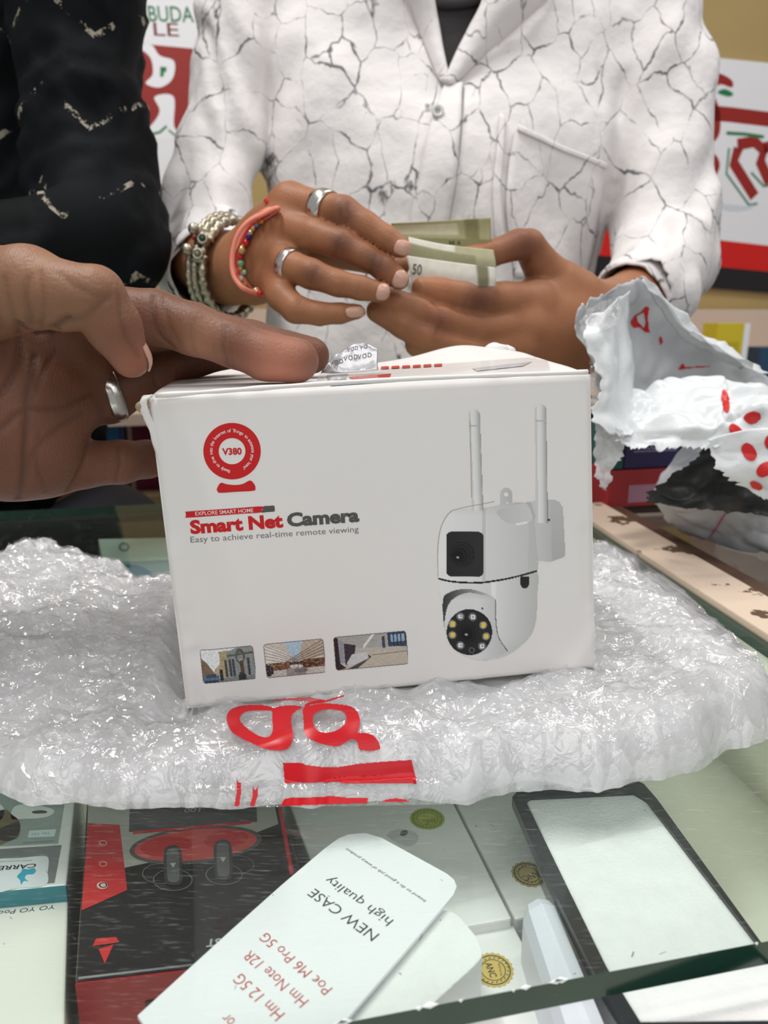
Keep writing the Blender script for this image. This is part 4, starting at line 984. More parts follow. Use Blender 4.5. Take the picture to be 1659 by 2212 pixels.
def make_hand(fingers, palm, h, pal_k=.008, webk=.007, it=2, ells=()):
    allp = [p for fg in list(fingers)+list(palm) for p in zip(*JJ(fg))]
    lo = np.min([p-r for p, r in allp], 0)-.008; hi = np.max([p+r for p, r in allp], 0)+.008
    vol = Vol(lo, hi, h); A = vol.new()
    for ch in palm:
        P, R = JJ(ch); vol.chain(A, P, R, pal_k)
    for c, Rm, rad in ells: vol.ell(A, c, Rm, rad, .006)
    for fg in fingers:
        P, R = JJ(fg); B = vol.new(); vol.chain(B, P, R, .0025)
        k = vol.near(P[0], .010, .030)*webk+.0004
        A = smin(A, B, k)
    return vol.mesh(A, it)
def skin_cols(V, base, T, spots=()):
    """base colour with paler, redder or darker spots (centre px, Y, radius m, colour)"""
    c = np.tile(srgba(base), (len(V), 1))
    for px, py, Y, r, col in spots:
        g = np.exp(-(np.linalg.norm(V-atY(px, py, Y), axis=1)/r)**2)[:, None]; c = c*(1-g)+srgba(col)*g
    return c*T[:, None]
def nail(bv, c, ax, ay, parent, m=None, off=.0005):
    """nail plate: centre px, half axis vectors px"""
    V = []; nr = 5; na = 20
    h0 = hit(bv, *c, off+.0004)
    if h0 is None: return
    V.append(h0)
    for i in range(1, nr+1):
        for k in range(na):
            t = 2*math.pi*k/na; s = i/nr; e = .62
            a = math.copysign(abs(math.cos(t))**e, math.cos(t))*s; b_ = math.copysign(abs(math.sin(t))**e, math.sin(t))*s
            q = (c[0]+ax[0]*a+ay[0]*b_, c[1]+ax[1]*a+ay[1]*b_); h_ = hit(bv, *q, off+.0004*(1-s*s))
            V.append(h_ if h_ is not None and np.linalg.norm(h_-h0) < .02 else V[-1])
    f = [(0, 1+k, 1+(k+1) % na) for k in range(na)]+[(1+i*na+k, 1+(i+1)*na+k, 1+(i+1)*na+(k+1) % na, 1+i*na+(k+1) % na) for i in range(nr-1) for k in range(na)]
    return solid(obj('nail', V, f, m or M_NAIL, parent), .0006, -1)
def ring_on(name, a, b, t, rpx, wd, label, m, ridged=False, thick=.0011, tilt=(0, 0, 0)):
    """finger ring around the segment a-b (px, py, Y)"""
    A = atY(*a); B = atY(*b); c = A+(B-A)*t; ax = B-A; ax = ax/np.linalg.norm(ax)+np.array(tilt); r = pxr(c, rpx)
    prof = [(r, -wd/2), (r+thick*.7, -wd/2), (r+thick, -wd*.3), (r+thick*(.7 if ridged else 1.25), -wd*.12), (r+thick*(1.1 if ridged else 1.3), 0), (r+thick*(.7 if ridged else 1.25), wd*.12), (r+thick, wd*.3), (r+thick*.7, wd/2), (r, wd/2)]
    V, f = lathe(prof, c, ax, 40); o = obj(name, V, f, m); tag(o, label, 'ring'); return o

# ------------------------------------------------------------------ the photographer's left hand
HY = .305
H1 = dict(
 index=[(150, 668, .318, 62), (335, 686, .316, 58), (420, 712, .312, 55), (505, 743, .308, 50), (575, 770, .306, 51), (640, 779, .3055, 49)],
 middle=[(160, 720, .336, 58), (380, 702, .338, 50), (545, 738, .334, 44), (672, 768, .330, 40)],
 ring=[(150, 870, .330, 58), (235, 864, .338, 50), (345, 802, .348, 44), (430, 772, .352, 38), (500, 764, .352, 32)],
 pinky=[(95, 1005, .318, 60), (175, 1003, .324, 52), (262, 998, .336, 46), (318, 992, .348, 40), (352, 985, .362, 34)],
 thumb=[(-60, 640, .285, 105), (60, 622, .268, 88), (140, 640, .263, 72), (205, 638, .262, 62), (245, 705, .264, 58), (283, 776, .268, 41)])
palm1 = [[(-560, 1010, .26, 150), (-340, 960, .285, 150), (-150, 850, .305, 140), (-40, 760, .308, 120)], [(-150, 850, .305, 150), (60, 870, .315, 120), (130, 880, .322, 80)],
         [(-150, 900, .305, 140), (40, 980, .312, 95), (110, 1000, .318, 66)], [(-100, 820, .31, 120), (80, 740, .324, 85), (150, 690, .326, 66)], [(-120, 900, .30, 130), (-40, 940, .303, 120), (60, 960, .310, 100)], [(60, 800, .322, 90), (140, 830, .328, 66)], [(100, 770, .326, 80), (185, 790, .334, 60)]]
V, Fq = make_hand([H1['index'], H1['middle'], H1['ring'], H1['pinky'], H1['thumb']], palm1, .0011, it=2)
b1_ = bvh(V, Fq)
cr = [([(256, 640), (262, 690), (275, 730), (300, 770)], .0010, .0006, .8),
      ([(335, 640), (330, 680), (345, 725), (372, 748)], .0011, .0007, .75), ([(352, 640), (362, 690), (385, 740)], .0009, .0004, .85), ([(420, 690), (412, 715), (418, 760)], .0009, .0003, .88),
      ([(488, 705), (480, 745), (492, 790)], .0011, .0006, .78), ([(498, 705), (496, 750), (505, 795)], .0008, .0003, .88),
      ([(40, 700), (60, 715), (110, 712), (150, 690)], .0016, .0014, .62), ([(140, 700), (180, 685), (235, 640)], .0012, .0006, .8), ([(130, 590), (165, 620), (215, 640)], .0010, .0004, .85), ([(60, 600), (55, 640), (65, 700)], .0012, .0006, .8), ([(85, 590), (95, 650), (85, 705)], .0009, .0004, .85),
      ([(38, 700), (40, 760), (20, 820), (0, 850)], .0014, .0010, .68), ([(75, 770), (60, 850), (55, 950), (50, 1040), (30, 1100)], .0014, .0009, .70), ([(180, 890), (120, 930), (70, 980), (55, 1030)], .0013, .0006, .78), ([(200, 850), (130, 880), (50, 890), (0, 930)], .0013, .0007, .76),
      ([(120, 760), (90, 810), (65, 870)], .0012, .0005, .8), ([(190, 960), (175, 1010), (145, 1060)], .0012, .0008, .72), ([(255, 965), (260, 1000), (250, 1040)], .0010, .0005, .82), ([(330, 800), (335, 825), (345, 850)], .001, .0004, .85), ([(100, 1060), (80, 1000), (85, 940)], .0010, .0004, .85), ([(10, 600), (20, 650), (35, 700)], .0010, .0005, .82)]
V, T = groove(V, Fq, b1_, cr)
spots = [(600, 790, .30, .013, (182, 120, 98)), (440, 740, .305, .010, (162, 116, 92)), (290, 790, .262, .010, (158, 100, 80)), (30, 780, .30, .03, (112, 70, 52)), (100, 950, .30, .025, (124, 82, 64)), (230, 1010, .33, .012, (142, 98, 80)), (160, 570, .26, .02, (150, 108, 82)), (0, 560, .26, .03, (146, 106, 80))]  # palm shade put into the colour: dark base, paler fingertips and thumb top
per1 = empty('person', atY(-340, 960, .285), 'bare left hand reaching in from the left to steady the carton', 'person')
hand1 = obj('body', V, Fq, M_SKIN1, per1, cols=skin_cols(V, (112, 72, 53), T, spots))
# thumb nail, seen edge-on on the far side of the thumb tip
P_, R_ = JJ(H1['thumb']); ta, tb = P_[-2], P_[-1]; ax = (tb-ta)/np.linalg.norm(tb-ta); side = np.array([.80, .30, .45]); side -= ax*(side@ax); side /= np.linalg.norm(side); wd = np.cross(ax, side)
V = []
for i in range(9):
    for j in range(9):
        s = i/8; q = (j/8-.5)*1.5; rr = R_[-1]*1.0
        t_ = -.007+.0125*s; V.append(tb+ax*t_+(side*math.cos(q)+wd*math.sin(q))*(rr*math.sqrt(max(.05, 1-(max(t_, 0)/(R_[-1]*1.05))**2))+.0003))
solid(obj('nail', V, grid_faces(9, 9), M_NAIL, per1), .0006)
ring_on('finger_ring', (190, 868, .334), (290, 838, .343), .50, 55, .0068, 'plain wide silver band on the hand steadying the carton', M_SILVER, thick=.0009, tilt=(.05, .02, .0))

# ------------------------------------------------------------------ the seller's hands
H2 = dict(
 index=[(628, 440, .555, 44), (690, 448, .540, 35), (742, 458, .528, 34), (790, 486, .522, 29), (835, 514, .518, 26), (866, 535, .516, 23)],
 middle=[(606, 492, .550, 42), (680, 508, .530, 34), (738, 528, .520, 33), (785, 552, .516, 27), (830, 580, .514, 27), (862, 604, .514, 23)],
 ring=[(594, 552, .545, 40), (625, 574, .525, 34), (672, 592, .512, 32), (730, 612, .508, 28), (780, 622, .508, 26), (822, 632, .508, 22)],
 pinky=[(592, 606, .540, 38), (608, 640, .520, 32), (638, 668, .510, 30), (690, 678, .508, 25), (735, 677, .508, 22), (772, 673, .510, 17)],
 thumb=[(600, 560, .575, 45), (700, 540, .572, 36), (800, 560, .562, 30), (862, 574, .552, 24)])
palm2 = [[(440, 560, .70, 74), (500, 580, .62, 70), (545, 575, .58, 66), (580, 545, .568, 62)], [(545, 560, .58, 62), (600, 500, .565, 56), (626, 446, .558, 42)], [(545, 585, .578, 62), (592, 560, .558, 52), (596, 606, .548, 40)], [(580, 520, .57, 55), (606, 500, .56, 50)]]
V2, F2 = make_hand([H2[k] for k in ('index', 'middle', 'ring', 'pinky', 'thumb')], palm2, .0015, it=2, pal_k=.012, webk=.010)
bb2 = bvh(V2, F2)
def z2(x, y): return (560+x/4.608, 380+y/4.608)
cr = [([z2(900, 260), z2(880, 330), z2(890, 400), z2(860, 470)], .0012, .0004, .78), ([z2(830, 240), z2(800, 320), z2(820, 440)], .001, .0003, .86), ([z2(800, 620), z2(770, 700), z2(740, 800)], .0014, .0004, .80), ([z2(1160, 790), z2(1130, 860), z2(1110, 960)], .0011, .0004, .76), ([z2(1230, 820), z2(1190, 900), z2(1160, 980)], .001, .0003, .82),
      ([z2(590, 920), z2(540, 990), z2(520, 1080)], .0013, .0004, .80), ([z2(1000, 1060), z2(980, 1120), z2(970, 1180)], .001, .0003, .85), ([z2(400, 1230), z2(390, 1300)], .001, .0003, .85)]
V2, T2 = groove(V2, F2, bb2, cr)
H3 = dict(
 index=[(1150, 655, .575, 46), (1090, 652, .560, 42), (1045, 648, .548, 39), (1000, 640, .540, 33), (950, 630, .534, 29), (912, 622, .530, 24)],
 middle=[(1130, 705, .565, 46), (1030, 712, .545, 40), (945, 692, .532, 36), (900, 670, .528, 31), (860, 655, .526, 27), (835, 645, .526, 24)],
 ring=[(1110, 752, .560, 44), (1010, 760, .540, 38), (920, 728, .528, 34), (870, 700, .526, 30), (815, 672, .528, 25)],
 pinky=[(1110, 800, .560, 40), (1020, 808, .545, 34), (950, 775, .535, 30), (900, 745, .532, 26)],
 thumb=[(1240, 640, .600, 58), (1180, 590, .592, 44), (1142, 530, .580, 34), (1120, 528, .572, 32), (1060, 548, .560, 28), (1010, 556, .552, 24)])
palm3 = [[(1430, 590, .775, 62), (1375, 650, .70, 66), (1290, 685, .622, 70), (1220, 690, .60, 70)], [(1230, 690, .60, 72), (1160, 660, .58, 52)], [(1230, 710, .60, 72), (1140, 710, .570, 54)], [(1230, 740, .60, 68), (1120, 752, .566, 52)], [(1230, 760, .60, 62), (1120, 795, .566, 44)], [(1250, 660, .605, 62), (1200, 620, .598, 50), (1150, 640, .59, 34)]]
V3, F3 = make_hand([H3[k] for k in ('index', 'middle', 'ring', 'pinky', 'thumb')], palm3, .0015, it=2, pal_k=.012, webk=.010)
bb3 = bvh(V3, F3)
def z3(x, y): return (800+x/3.318, 460+y/3.318)
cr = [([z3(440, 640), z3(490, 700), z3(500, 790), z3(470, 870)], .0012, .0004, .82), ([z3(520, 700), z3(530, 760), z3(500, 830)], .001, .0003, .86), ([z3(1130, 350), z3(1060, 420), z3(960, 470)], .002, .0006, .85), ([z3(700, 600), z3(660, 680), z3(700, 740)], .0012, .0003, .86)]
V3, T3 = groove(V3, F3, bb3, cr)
# ------------------------------------------------------------------ the seller: body, shirt, t-shirt
SK = (158, 106, 74)
# shirt volume (torso + sleeves)
def body_vol(h, grow=0.0, sleeves=True, lohi=None):
    lo = np.array([-.42, .52, -.35]); hi = np.array([.50, 1.06, .56])
    vol = Vol(lo, hi, h); A = vol.new()
    c = atY(945, 420, .88); cx = c[0]
    vol.cone(A, (cx-.085, .885, .20), (cx-.075, .885, -.30), .100+grow, .105+grow, .05); vol.cone(A, (cx+.072, .900, .20), (cx+.066, .890, -.30), .100+grow, .105+grow, .05)
    vol.cone(A, (cx, .865, .26), (cx, .860, -.30), .100+grow, .105+grow, .06)
    vol.cone(A, (cx-.14, .90, .42), (cx+.16, .91, .42), .062+grow, .062+grow, .06); vol.cone(A, (cx-.09, .885, .32), (cx+.10, .895, .32), .095+grow, .095+grow, .06)
    vol.cone(A, (cx, .90, .42), (cx, .90, .60), .06, .055, .03)
    for s in (-1, 1): vol.cone(A, (cx+s*.03, .90, .50), (cx+s*.18, .91, .42), .06+grow, .058+grow, .04)
    return vol, A, cx
vol, A, scx = body_vol(.006)
def arm(vol, A, seq, k=.02):
    P, R = JJ(seq)
    B = vol.new(); vol.chain(B, P, R, .012); k_ = vol.near(P[0], .03, .10)*.03+.003
    return smin(A, B, k_)
armR = [(535, -60, .88, 95), (505, 120, .855, 90), (474, 300, .83, 94), (446, 430, .80, 92), (428, 520, .77, 88)]
foreR = [(425, 520, .77, 90), (432, 560, .71, 92), (455, 585, .665, 88)]
armL = [(1395, 40, .90, 112), (1415, 160, .88, 110), (1428, 330, .855, 108), (1436, 470, .83, 104), (1438, 560, .80, 104)]
foreL = [(1438, 560, .80, 108), (1425, 610, .752, 104), (1392, 640, .715, 98), (1360, 655, .692, 84)]
A = arm(vol, A, armR+foreR[1:]); A = arm(vol, A, armL+foreL[1:])
SV, SF = vol.mesh(A, 2)
# cloth folds: ridged displacement along the drape of sleeves and front
N = mnormals(SV, SF); pj = proj(SV)
def ridge(x): return 1-2*np.abs(((x+.5) % 1)-.5)
nz = vnoise(SV*np.array([1, 1, .35]), 14, 3.1, 2); nz2 = vnoise(SV, 22, 9.0, 2)
disp = nz*.011+nz2*.0035
q = pj[:, 0]-1300+0.62*(pj[:, 1]-300); sl = (pj[:, 0] > 1290); disp += np.where(sl, .0085*(ridge(q/165+nz*.7)-.5), 0)
q = pj[:, 0]-450-.5*(pj[:, 1]-300); sl = (pj[:, 0] < 560); disp += np.where(sl, .0075*(ridge(q/120+nz*.7)-.5), 0)
SV = SV+N*disp[:, None]
# open V neck: drop the faces inside the opening
VN = [(922, -120), (930, 0), (946, 90), (966, 172), (1000, 110), (1052, 0), (1080, -120)]
fc = proj(SV[SF].mean(1)); ny = mnormals(SV, SF)[SF].mean(1)[:, 1]
openm = inpoly(fc[:, 0], fc[:, 1], VN) & (ny < 0.1)
# sleeve ends stay open at the cuffs
cuffs = []
for seq in (foreR, foreL):
    P_, R_ = JJ(seq); a = P_[-1]-P_[-2]; a /= np.linalg.norm(a); ctr = SV[SF].mean(1)-P_[-1]
    openm |= ((ctr@a) > 0.000) & (np.linalg.norm(ctr, axis=1) < R_[-1]*1.8); cuffs.append((P_[-1], a, R_[-1]))
SF2 = SF[~openm]
seller = empty('person', np.array([scx, .88, FLOOR_Z]), 'seller in a white crackle print shirt counting folded banknotes', 'person')
M_SHIRT = bpy.data.materials.new('crackle_print_cotton'); M_SHIRT.use_nodes = True; nt = M_SHIRT.node_tree; p_ = nt.nodes['Principled BSDF']; p_.inputs['Roughness'].default_value = .75; p_.inputs['Specular IOR Level'].default_value = .2
tc = nt.nodes.new('ShaderNodeTexCoord')
def vor(scale, lo_, hi_, seed, dist, mlo, mhi, zs=1.0):
    mp = nt.nodes.new('ShaderNodeMapping'); mp.inputs['Location'].default_value = (seed, seed*.7, seed*.3); mp.inputs['Scale'].default_value = (1.25, .35, .85*zs); nt.links.new(tc.outputs['Object'], mp.inputs[0])
    n = nt.nodes.new('ShaderNodeTexNoise'); n.inputs['Scale'].default_value = 26; n.inputs['Detail'].default_value = 4; nt.links.new(mp.outputs[0], n.inputs['Vector'])
    sb = nt.nodes.new('ShaderNodeVectorMath'); sb.operation = 'MULTIPLY_ADD'; sb.inputs[1].default_value = (dist,)*3; nt.links.new(n.outputs['Color'], sb.inputs[0]); nt.links.new(mp.outputs[0], sb.inputs[2])
    v = nt.nodes.new('ShaderNodeTexVoronoi'); v.feature = 'DISTANCE_TO_EDGE'; v.inputs['Scale'].default_value = scale; nt.links.new(sb.outputs[0], v.inputs['Vector'])
    n2 = nt.nodes.new('ShaderNodeTexNoise'); n2.inputs['Scale'].default_value = 30; n2.inputs['Detail'].default_value = 3; n2.inputs['Roughness'].default_value = .7; nt.links.new(mp.outputs[0], n2.inputs['Vector'])
    th = nt.nodes.new('ShaderNodeMapRange'); th.inputs['From Min'].default_value = mlo; th.inputs['From Max'].default_value = mhi; th.inputs['To Min'].default_value = lo_; th.inputs['To Max'].default_value = hi_; nt.links.new(n2.outputs['Fac'], th.inputs['Value'])
    ls = nt.nodes.new('ShaderNodeMath'); ls.operation = 'SUBTRACT'; nt.links.new(th.outputs[0], ls.inputs[0]); nt.links.new(v.outputs['Distance'], ls.inputs[1])
    mr = nt.nodes.new('ShaderNodeMapRange'); mr.inputs['From Min'].default_value = -.006; mr.inputs['From Max'].default_value = .022; nt.links.new(ls.outputs[0], mr.inputs['Value'])
    return mr.outputs[0]
la = vor(23, -.002, .034, 0.0, .030, .36, .66); lb = vor(36, -.045, .014, 3.3, .026, .42, .70, 1.1)
mxm = nt.nodes.new('ShaderNodeMath'); mxm.operation = 'MAXIMUM'; nt.links.new(la, mxm.inputs[0]); nt.links.new(lb, mxm.inputs[1])
mc = nt.nodes.new('ShaderNodeMix'); mc.data_type = 'RGBA'; mc.inputs[6].default_value = (*srgb(226, 222, 222), 1); mc.inputs[7].default_value = (*srgb(98, 100, 102), 1); nt.links.new(mxm.outputs[0], mc.inputs[0]); nt.links.new(mc.outputs[2], p_.inputs['Base Color'])
wv = nt.nodes.new('ShaderNodeTexNoise'); wv.inputs['Scale'].default_value = 40; wv.inputs['Detail'].default_value = 5; nt.links.new(tc.outputs['Object'], wv.inputs['Vector']); bp = nt.nodes.new('ShaderNodeBump'); bp.inputs['Strength'].default_value = .5; bp.inputs['Distance'].default_value = .006; nt.links.new(wv.outputs['Fac'], bp.inputs['Height']); nt.links.new(bp.outputs[0], p_.inputs['Normal'])
shirt = obj('shirt', SV, SF2, M_SHIRT, seller); shirt['label'] = 'white shirt with grey crackle print, open at the neck'
sm = shirt.modifiers.new('s', 'SMOOTH'); sm.iterations = 2
solid(shirt, .0012, -1)
sb_ = bvh(SV, SF2)
# cuffs
for (c, a, r) in cuffs:
    prof = [(r*.97, -.035), (r*1.03, -.034), (r*1.06, -.01), (r*1.05, .004), (r*.99, .004), (r*.98, -.01)]
    V, f = lathe(prof, c, a, 40); V = np.array(V); V += (vnoise(V, 40, 1)*.004)[:, None]*np.array([.3, .3, 1]); obj('cuff', V, f, M_SHIRT, shirt)
# dark t-shirt inside the neck, then the body
vt, At, _ = body_vol(.008, -.012); TV, TF = vt.mesh(At, 2)
obj('t_shirt', TV, TF[proj(TV[TF].mean(1))[:, 1] < 700], mat('charcoal_t_shirt', srgb(52, 50, 50), .85, bump=(1500, .4, .0006), noise=(900, .12)), seller)
rib = [hit(bvh(TV, TF), x, y, .001) for x, y in interp([(915, -6), (960, 8), (1010, 4), (1060, -12)], 24)]
rib = [r for r in rib if r is not None]
if len(rib) > 3: V, f = tube(rib, .006, 8); obj('t_shirt_collar', V, f, mat('charcoal_rib', srgb(62, 60, 62), .9), seller)
# body: torso, arms, and the two hands as one mesh
vb, Ab, _ = body_vol(.010, -.020)
for seq in (armR, [(425, 520, .77, 60), (440, 560, .70, 66)], armL, [(1438, 560, .80, 60), (1400, 620, .73, 60)]):
    P_, R_ = JJ(seq); vb.chain(Ab, P_, [r*.62 for r in R_], .01)
hc = np.array([scx, .90, .74]); vb2 = Vol((scx-.15, .76, .40), (scx+.15, 1.06, .90), .008); Ah = vb2.new()
vb2.ell(Ah, hc, np.eye(3), (.075, .095, .115)); vb2.cone(Ah, (scx, .90, .44), (scx, .89, .66), .055, .052, .02); vb2.cone(Ah, hc+[0, -.09, -.01], hc+[0, -.105, -.03], .011, .013, .01)
for s in (-1, 1): vb2.ell(Ah, hc+[s*.078, .01, 0], np.eye(3), (.012, .022, .032)); vb2.ell(Ah, hc+[s*.03, -.086, .015], np.eye(3), (.014, .010, .008))
vb2.ell(Ah, hc+[0, -.082, -.055], np.eye(3), (.026, .012, .008))
BV, BF = vb.mesh(Ab, 2); HV, HF = vb2.mesh(Ah, 2)
L = [(V2, F2, T2), (V3, F3, T3), (BV, BF, np.ones(len(BV))), (HV, HF, np.ones(len(HV)))]
AV = np.concatenate([l[0] for l in L]); off = np.cumsum([0]+[len(l[0]) for l in L]); AF = np.concatenate([l[1]+o for l, o in zip(L, off)]); AT = np.concatenate([l[2] for l in L])
spots = [(744, 458, .52, .010, (116, 72, 52)), (738, 528, .51, .010, (110, 68, 50)), (672, 592, .50, .010, (120, 74, 52)), (812, 566, .505, .010, (104, 64, 48)), (1045, 648, .53, .014, (108, 66, 50)), (945, 692, .52, .010, (126, 78, 56)), (960, 625, .52, .012, (172, 112, 78)), (640, 412, .55, .016, (158, 104, 72)), (1140, 530, .56, .02, (120, 74, 54))]
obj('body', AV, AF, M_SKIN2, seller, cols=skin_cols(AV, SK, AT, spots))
Vh, fh = ball(hc+[0, .012, .03], .1, 24, 16, (.84, 1.0, .98)); hk = [i for i in range(len(fh)) if np.mean([Vh[j][1] for j in fh[i]]) > hc[1]-.05 or np.mean([Vh[j][2] for j in fh[i]]) > hc[2]+.08]
obj('hair', Vh, [fh[i] for i in hk], mat('black_hair', (.012, .01, .009), .5), seller)
for c, ax, ay in ((z2(1425, 715), (16, 4), (-4, 14)), (z2(1405, 1025), (15, 2), (-5, 17)), (z2(1230, 1155), (13, 1), (-4, 16)), (z2(950, 1355), (20, -2), (2, 10))): nail(bb2, c, ax, ay, seller)
nail(bb3, z3(293, 530), (6, 0), (1, 15), seller)

# ---- details of the shirt laid on its surface
def surf_strip(name, left, right, n, m, parent, off, thick=.0012, nc=6, bv=None):
    Lp = interp(left, n); Rp = interp(right, n); V = []
    for i in range(n):
        for j in range(nc):
            p = Lp[i]+(Rp[i]-Lp[i])*j/(nc-1); h_ = hit(bv or sb_, p[0], p[1], off)
            if h_ is None: h_ = V[-1] if V else atY(p[0], p[1], .78)
            V.append(h_)
    V = np.array(V).reshape(n, nc, 3)
    for _ in range(3): V[1:-1] = .5*V[1:-1]+.25*(V[:-2]+V[2:])
    o = obj(name, V.reshape(-1, 3), grid_faces(n, nc), m, parent); solid(o, thick); return o
surf_strip('button_placket', [(960, 185), (925, 290), (905, 400), (888, 480), (880, 620)], [(1000, 185), (992, 290), (980, 400), (966, 480), (955, 620)], 40, M_SHIRT, shirt, .0035, .0025)
surf_strip('placket_edge_shade', [(999, 190), (992, 290), (980, 400), (966, 480), (955, 620)], [(1003, 190), (996, 290), (984, 400), (970, 480), (959, 620)], 30, mat('painted_placket_shade', srgb(150, 146, 142), .8), shirt, .0014, .0006, 3)  # grey strip standing in for the shade along the placket edge
# lapels: thick turned-back sheets
def lapel(rows, lifts):
    G = []
    for (a, b, c) in rows:
        G.append([a, b, c])
    V = []; nr, nc = 26, 10; E = [interp([r[k] for r in rows], nr) for k in range(3)]; Lf = interp([(l, 0, 0) for l in lifts], nr)[:, 0]
    for i in range(nr):
        r = interp([E[0][i], E[1][i], E[2][i]], nc); ho = None
        for dx in (0, 8, -8, 18, -18, 30, -30, 45, 60, -60):
            ho = hit(sb_, E[2][i][0]+dx, max(E[2][i][1], -40), 0)
            if ho is not None and ho[1] < .9: break
        yo = ho[1] if ho is not None else .80
        for j in range(nc):
            u = j/(nc-1); p = atY(r[j][0], r[j][1], yo-.005-Lf[i]*math.sin(math.pi*min(1, .25+.75*u)))
            V.append(p)
    V = np.array(V).reshape(nr, nc, 3)
    for _ in range(14): V[1:-1, :, 1] = .5*V[1:-1, :, 1]+.25*(V[:-2, :, 1]+V[2:, :, 1])
    o = obj('lapel', V.reshape(-1, 3), grid_faces(nr, nc), M_SHIRT, shirt); solid(o, .0022); return o
lapel([((1044, -60), (1130, -60), (1225, -60)), ((1042, 0), (1110, 0), (1180, 0)), ((1013, 60), (1060, 66), (1108, 66)), ((985, 115), (1016, 122), (1046, 118)), ((958, 178), (972, 182), (986, 178))], [.030, .030, .022, .014, .006])
lapel([((932, -60), (885, -60), (850, -60)), ((938, 0), (908, 0), (882, 0)), ((950, 70), (928, 72), (908, 72)), ((961, 125), (946, 126), (930, 126)), ((972, 178), (961, 178), (950, 176))], [.016, .016, .012, .008, .004])
# pocket with its folded top edge
surf_strip('chest_pocket', [(1112, 278), (1095, 360), (1090, 470), (1110, 600)], [(1302, 352), (1292, 420), (1285, 500), (1262, 600)], 30, M_SHIRT, shirt, .0034, .0022, 16)
surf_strip('pocket_hem', [(1112, 276), (1160, 296), (1220, 322), (1302, 352)], [(1112, 288), (1160, 308), (1220, 334), (1300, 364)], 24, M_SHIRT, shirt, .0056, .0016, 4)
surf_strip('front_pleat', [(1078, 250), (1070, 330), (1062, 420), (1068, 520)], [(1090, 258), (1084, 330), (1078, 420), (1084, 520)], 24, M_SHIRT, shirt, .0030, .0024, 4)
hb = hit(sb_, 946, 252, .0065)
if hb is not None:
    nb = np.array([0, -1, .12]); V, f = lathe([(0.0001, .0012), (.0022, .0012), (.0034, .0022), (.0052, .0026), (.0060, .0016), (.0058, 0), (.0001, 0)], hb, nb, 24)
    bt_ = obj('button', V, f, mat('pearly_button', srgb(216, 214, 210), .25, coat=.5), shirt)
    V, f = merge([ball(hb+np.array([dx, -.0016, dz]), .0007, 8, 6) for dx in (-.0012, .0012) for dz in (-.0012, .0012)]); obj('thread', V, f, mat('button_thread', srgb(150, 146, 140), .8), bt_)

# ---- seller's jewellery
ring_on('finger_ring', (690, 448, .540), (742, 458, .528), .18, 36, .0105, 'broad hammered silver ring on the index finger of the seller', M_SILVER, thick=.0014, tilt=(0, 0, -.1))
ring_on('finger_ring', (625, 574, .525), (672, 592, .512), .05, 34, .0070, 'grooved silver ring on the ring finger of the seller', M_SILVER, ridged=True, thick=.0013)
wa, wb_ = atY(440, 560, .70), atY(545, 575, .58)
wax = (wb_-wa)/np.linalg.norm(wb_-wa)
def around(c, ax, r, a0, a1, n, ref):
    U = np.asarray(ref, float); U = U-ax*(U@ax); U /= np.linalg.norm(U); W = np.cross(ax, U)
    return [c+r*(math.cos(t)*U+math.sin(t)*W) for t in np.linspace(a0, a1, n)]
# oxidised bangle: three rope rows with a gap carrying knobs
bang = empty('bangle', atY(480, 585, .625), 'oxidised silver open bangle with knobs on the wrist of the seller', 'bangle')
bc = atY(496, 582, .618); rb = pxr(bc, 100); bax = wax+np.array([.55, .35, -.05]); bax /= np.linalg.norm(bax)
refv = atY(415, 540, .60)-bc
for k, (dr, da, rr) in enumerate(((.000, .004, .0036), (.0024, -.0015, .0027), (.0034, -.0062, .0024))):
    path = np.array(around(bc+bax*da, bax, rb+dr, .16, 2*math.pi-.16, 150, refv)); tw = rr*(1+.16*np.sin(np.arange(150)*(1.15+.2*k)))
    V, f = tube(path, tw, 10); obj('rope_row', V, f, M_OXID, bang)
for sgn in (1, -1):
    t0 = sgn*.16; p0 = np.array(around(bc, bax, rb+.001, t0, t0+.01, 2, refv)[0]); out = (p0-bc)/np.linalg.norm(p0-bc)
    V, f = lathe([(.0001, -.006), (.005, -.006), (.0062, 0), (.005, .006), (.0001, .006)], p0, np.cross(bax, out), 16); te = obj('terminal', V, f, M_OXID, bang)
    V, f = lathe([(.0020, 0), (.0042, 0), (.0046, .002), (.0030, .0034), (.0020, .002)], p0-np.array([-.001, .0065, 0]), np.array([.1, -1, .1]), 16); obj('stone_setting', V, f, M_OXID, te)
    V, f = ball(p0-np.array([-.001, .0082, 0]), .0024, 10, 8); obj('stone', V, f, mat('stone', srgb(20, 70, 40) if sgn < 0 else srgb(110, 105, 92), .15), te)
    kp = p0+out*.0125; V, f = merge([tube([p0+out*.003, kp], .0016, 8), ball(kp, .0042, 14, 10)]); obj('knob', V, f, M_OXID, te)
    V, f = ball(p0+out*.001+bax*.0065*-1+np.array([0, -.003, 0]), .0022, 10, 8); obj('red_stone', V, f, mat('red_stone', srgb(150, 20, 24), .2), te)
